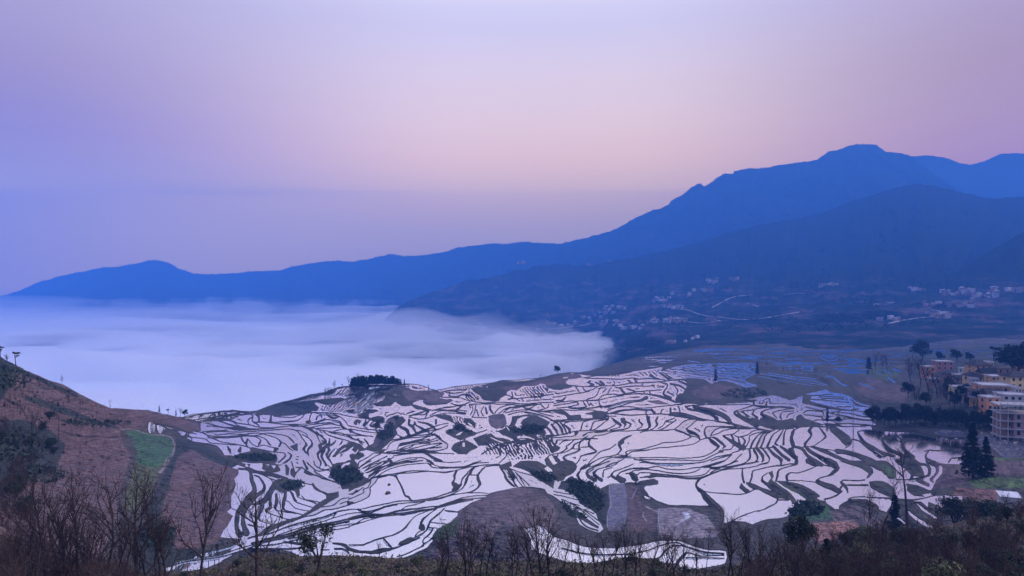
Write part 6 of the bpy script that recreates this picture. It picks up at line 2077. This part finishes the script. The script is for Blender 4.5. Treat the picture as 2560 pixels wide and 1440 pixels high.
village(8, [(2085, 712, 22, 3), (2050, 716, 10, 3), (1785, 800, 6, 2)], 'tiny house of the high hamlet on the mountain side', 'houses of the high hamlet on the mountain side', 7)
village(9, [(1300, 658, 20, 3), (1480, 662, 25, 3), (1510, 654, 20, 2)], 'tiny faint house on the hazy ridge in the centre', 'houses on the hazy ridge in the centre', 8)
# ---- roads winding on the far slope
def ribbon(name, where, pts, w, mat, lift):
    C = catmull(np.array([(a, b, 1) for a, b in pts], float), 4)
    P = np.array([where(u, v) for u, v in C[:, :2]]); P[:, 2] += lift
    T_ = np.gradient(P, axis=0); N = np.stack([-T_[:, 1], T_[:, 0], 0 * T_[:, 0]], 1); N /= np.linalg.norm(N, axis=1)[:, None] + 1e-9
    # keep the strip level across and thick enough to be a kerbed road bed
    a, b = P + N * w / 2, P - N * w / 2; n = len(P)
    V_ = np.vstack([a, b, a - [0, 0, 2], b - [0, 0, 2]]); i = np.arange(n - 1)
    F = np.vstack([np.c_[i, i + 1, i + 1 + n, i + n], np.c_[i, i + 2 * n, i + 1 + 2 * n, i + 1], np.c_[i + n, i + n + 1, i + 3 * n + 1, i + 3 * n]])
    return tag(link(name, mesh_np(name, V_, F, 4), mat), kind='structure')
M_road = plaster('pale_road', (.45, .42, .43))
for pts in ([(1686, 773), (1720, 777), (1745, 786), (1775, 793)], [(1798, 794), (1850, 800), (1900, 798), (1960, 788), (1995, 782)], [(1720, 806), (1760, 809), (1800, 803)], [(2215, 812), (2260, 802), (2310, 795), (2360, 790)], [(1870, 760), (1895, 768)], [(1960, 738), (1990, 734), (2010, 735)], [(1780, 770), (1830, 745), (1880, 738)], [(1500, 806), (1440, 817), (1370, 824)]):
    ribbon('road', far_at, pts, 6, M_road, 3.0)

# ---- poles, posts, mounds in the paddies
M_pole = plaster('pole_concrete', (.16, .15, .17))
def pole(u, vb, vt_, where, label, arms=1, r=.16):
    p = where(u, vb); h = (vb - vt_) / FPX * p[1]
    root = bpy.data.objects.new('utility_pole', None); COL.objects.link(root); root.location = p; tag(root, label, 'pole')
    t_ = Tubes(); t_.seg((0, 0, -.5), (0, 0, h), r, r * .7, 8); link('shaft', t_.mesh('shaft'), M_pole, root)
    for k in range(arms): MB().box(-.9, .9, -.06 - r, .06 - r, h - .5 - k * .9, h - .35 - k * .9).build('crossarm', M_pole, root)
pole(275, 1024, 1000, ground, 'thin pole with a crossarm on the skyline of the left hill')
pole(2133, 1092, 968, ground, 'tall dark pole standing in the paddies left of the green bank', arms=2, r=.28)
pole(2113, 888, 856, ground, 'thin pole far off in the muddy blue fields', r=.35)
pole(1604, 1008, 998, ground, 'short thin pole in the pale far paddies')
posts = [(382, 1437), (402, 1434), (428, 1431), (447, 1429), (468, 1428), (521, 1417), (536, 1413), (547, 1409), (652, 1398), (686, 1402), (708, 1404)] + [(883, 1392), (905, 1394), (927, 1396), (948, 1397), (1047, 1402), (1070, 1402), (1093, 1402)] + [(1732, 1426), (1755, 1426), (1277, 1425)]
for i, (u, v) in enumerate(posts):
    p = near_at(u, v + 3)
    grp = 'wooden fence posts along the grassy brow'
    o = Tubes(); o.seg((0, 0, -.3), (0.03, 0, .95), .055, .045, 6); o.seg((0.03, 0, .95), (0.03, 0, .97), .045, .01, 6)
    ob = link('fence_post', o.mesh('fence_post'), M_bark); ob.location = p
    tag(ob, 'weathered wooden fence post on the grassy brow below the white paddies', 'post', grp)
def mound(u, v, w, h, label):
    p = ground(u, v); rng = np.random.default_rng(int(u)); n = 14; V_ = []; F = []
    for j in range(6):
        t_ = j / 5; rr_ = w / 2 * math.cos(t_ * 1.45) ** .7
        for i in range(n):
            a = i * 2 * math.pi / n; q = rr_ * (1 + .14 * rng.normal()); V_.append((q * math.cos(a), q * .8 * math.sin(a), -.3 + (h + .3) * math.sin(t_ * 1.5)))
    for j in range(5):
        for i in range(n): F.append((j * n + i, j * n + (i + 1) % n, (j + 1) * n + (i + 1) % n, (j + 1) * n + i))
    V_.append((0, 0, h)); F += [(5 * n + i, 5 * n + (i + 1) % n, 6 * n) for i in range(n)]
    me = bpy.data.meshes.new('mound'); me.from_pydata(V_, [], F); me.update()
    o = link('earth_mound', me, noise_mat('mound_earth', (.045, .035, .035), (.10, .08, .07), scale=2, bump=.5)); o.location = p; tag(o, label, 'mound')
mound(973, 1213, 1.7, .9, 'small earth mound standing alone in the large square paddy, the farther of two')
mound(970, 1234, 2.7, 1.1, 'larger earth mound in the large square paddy, the nearer of two')
mound(989, 1191, 1.6, .9, 'earth heap on the corner of the dike above the two mounds')
mound(771, 1054, 5, 1.2, 'oval earth mound in the pale paddies of the left basin')
# ================================================================== mist in the valley and the blue evening air
def closed_sheet(name, xs, ys, top, bottom, mat, kind='stuff'):
    nx, ny = len(xs), len(ys)
    Xg, Yg = np.meshgrid(xs, ys)
    t = np.stack([Xg, Yg, top], -1).reshape(-1, 3); bt = np.stack([Xg, Yg, bottom], -1).reshape(-1, 3)
    I = np.arange(nx * ny).reshape(ny, nx); n = nx * ny
    F = [np.c_[I[:-1, :-1].ravel(), I[:-1, 1:].ravel(), I[1:, 1:].ravel(), I[1:, :-1].ravel()]]
    F.append(F[0][:, ::-1] + n)
    for e, flip in ((I[0], 0), (I[-1], 1), (I[:, 0], 1), (I[:, -1], 0)):
        q = np.c_[e[:-1], e[1:], e[1:] + n, e[:-1] + n]
        F.append(q if flip else q[:, ::-1])
    me = mesh_np(name, np.vstack([t, bt]), np.vstack(F), 4)
    return tag(link(name, me, mat), kind=kind)
def vol_mat(name, color, density, aniso=0.0):
    m = bpy.data.materials.new(name); m.use_nodes = True
    nt = m.node_tree; nt.nodes.clear()
    out = nt.nodes.new('ShaderNodeOutputMaterial'); v = nt.nodes.new('ShaderNodeVolumePrincipled')
    v.inputs['Color'].default_value = (*color, 1); v.inputs['Density'].default_value = density; v.inputs['Anisotropy'].default_value = aniso
    nt.links.new(v.outputs[0], out.inputs['Volume'])
    return m
def fog_surface():
    m, nt, b_, out = mat_new('mist_body')
    b_.inputs['Base Color'].default_value = (0.93, 0.95, 0.99, 1); b_.inputs['Roughness'].default_value = 1.0; b_.inputs['Specular IOR Level'].default_value = 0.0
    return m
def fog_layer(name, level, mat, seed, rough, y0=880, bumps=(), floor=-380.0, rise=0.0):
    xs = np.concatenate([np.linspace(-12500, -1800, 50), np.linspace(-1700, 900, 200)])
    ys = np.concatenate([np.linspace(y0, 3400, 200), np.linspace(3450, 8300, 80)])
    Xg, Yg = np.meshgrid(xs, ys)
    n = fbm(Xg / 900 + Yg / 2600, Yg / 420 + Xg / 2200, seed, 4, 0.45)
    n2 = fbm(Xg / 260 + Yg / 900, Yg / 130, seed + 3, 4)
    far_ = np.clip((Yg - 3500) / 5000, 0, 1)
    top = level + rough * n * (1 + 0.9 * far_) + 0.55 * rough * (1 - 2 * np.abs(n2))
    tt = np.clip((Yg - 1900) / 4500, 0, 1); top = top + rise * tt * tt * (3 - 2 * tt)
    for (u, v, d, h, r) in bumps:
        px, py, pz = at(u, v, d)
        top = top + h * np.exp(-(((Xg - px) / r) ** 2 + ((Yg - py) / (r * 1.6)) ** 2)) * (1 + 0.7 * n)
    o = closed_sheet(name, xs, ys, np.maximum(top, floor + 1), np.full(Xg.shape, floor), mat)
    o.data.polygons.foreach_set('use_smooth', np.ones(len(o.data.polygons), bool))
    return o
# dark ground of the valley floor, its rises just showing through the thin top of the mist
def valley_floor():
    xs = np.concatenate([np.linspace(-9000, -3300, 30), np.linspace(-3200, 700, 260)]); ys = np.concatenate([np.linspace(1200, 4200, 200), np.linspace(4300, 9000, 30)])
    Xg, Yg = np.meshgrid(xs, ys); Zg = np.full(Xg.shape, -310.0)
    for (u, v, ru, rv, top) in [(1010, 894, 200, 15, -248), (1150, 912, 90, 8, -254), (700, 868, 190, 8, -250), (880, 848, 130, 6, -252), (430, 836, 240, 6, -250), (130, 858, 140, 6, -254), (560, 908, 120, 6, -256), (300, 880, 100, 4, -256)]:
        d = -top * FPX / (v - 698); px, py, _ = at(u, v, d); rx_ = ru / FPX * d; ry_ = rv * d * d / (-top * FPX)
        g_ = np.exp(-((Xg - px + 0.25 * (Yg - py)) / rx_) ** 2 - ((Yg - py) / ry_) ** 2)
        Zg = np.maximum(Zg, -310 + (top + 310) * g_ ** 0.6 + 14 * g_ * fbm(Xg / 120, Yg / 90, 401, 4))
    I = np.arange(Xg.size).reshape(Xg.shape)
    F = np.c_[I[:-1, :-1].ravel(), I[:-1, 1:].ravel(), I[1:, 1:].ravel(), I[1:, :-1].ravel()]
    tag(link('valley_floor', mesh_np('valley_floor', np.stack([Xg, Yg, Zg], -1).reshape(-1, 3), F, 4), M_val), kind='structure')
valley_floor()
SHORE = [(985, 850, 2700, 14, 150), (1040, 850, 2750, 22, 110), (1080, 872, 2350, 16, 120), (900, 855, 2700, 12, 260), (1200, 890, 2150, 16, 120), (1330, 905, 1950, 20, 110), (1430, 912, 1600, 12, 80), (1480, 902, 1750, 14, 40), (1380, 888, 2100, 18, 90), (1250, 872, 2500, 20, 70), (700, 880, 2300, 10, 300), (350, 860, 2600, 10, 380)]
def cloud_mat(name, color, density, lo, hi, scale, stretch, seed_off=0.0, step=0.12):
    m = bpy.data.materials.new(name); m.use_nodes = True
    nt = m.node_tree; nt.nodes.clear()
    out = nt.nodes.new('ShaderNodeOutputMaterial'); v = nt.nodes.new('ShaderNodeVolumePrincipled')
    v.inputs['Color'].default_value = (*color, 1)
    t = nt.nodes.new('ShaderNodeTexCoord'); mp = nt.nodes.new('ShaderNodeMapping')
    mp.inputs['Scale'].default_value = stretch; mp.inputs['Rotation'].default_value = (0, 0, rad(-12)); mp.inputs['Location'].default_value = (seed_off, seed_off, 0)
    nt.links.new(t.outputs['Object'], mp.inputs[0])
    n = nt.nodes.new('ShaderNodeTexNoise'); n.inputs['Scale'].default_value = scale; n.inputs['Detail'].default_value = 4; n.inputs['Roughness'].default_value = 0.55; n.inputs['Distortion'].default_value = 0.4
    nt.links.new(mp.outputs[0], n.inputs['Vector'])
    r = nt.nodes.new('ShaderNodeMapRange'); r.interpolation_type = 'SMOOTHSTEP'
    r.inputs['From Min'].default_value = lo; r.inputs['From Max'].default_value = hi; r.inputs['To Min'].default_value = density * 0.03; r.inputs['To Max'].default_value = density
    nt.links.new(n.outputs[0], r.inputs['Value']); nt.links.new(r.outputs[0], v.inputs['Density'])
    nt.links.new(v.outputs[0], out.inputs['Volume'])
    return m
SC.cycles.volume_step_rate = 0.05
SC.cycles.volume_max_steps = 256
fog_layer('mist_bed', -286, fog_surface(), 45, 12, y0=900, floor=-350)
cm = cloud_mat('drifting_mist', (1.0, 1.0, 1.0), 0.03, 0.40, 0.57, 0.0016, (1.0, 2.2, 5.0))
fog_layer('valley_mist', -247, cm, 5, 34, bumps=SHORE, floor=-335)
fog_layer('mist_veil', -246, vol_mat('thin_mist', (0.985, 0.99, 1.0), 0.0016), 25, 34, floor=-334, bumps=[(u, v, d, h * 1.1, r * 1.25) for u, v, d, h, r in SHORE] + [(975, 842, 2950, 32, 300), (1100, 850, 2720, 26, 200), (1210, 866, 2500, 26, 150), (1340, 890, 2250, 24, 120), (1460, 905, 1900, 26, 90), (700, 1000, 1080, 24, 80), (330, 1010, 1250, 18, 140)])
fog_layer('high_mist', -226, vol_mat('high_mist', (0.95, 0.97, 1.0), 0.0009), 35, 22, y0=3000, floor=-330, rise=20)
# haze box round everything
def haze_box(x0, x1, y0, y1, z0, z1):
    xs = np.array([x0, x1]); ys = np.array([y0, y1])
    g = np.ones((2, 2))
    return closed_sheet('haze', xs, ys, g * z1, g * z0, vol_mat('blue_air', HAZE_COL, HAZE_DEN))
haze_box(-14000, 14000, -400, 12300, -1300, 1560)
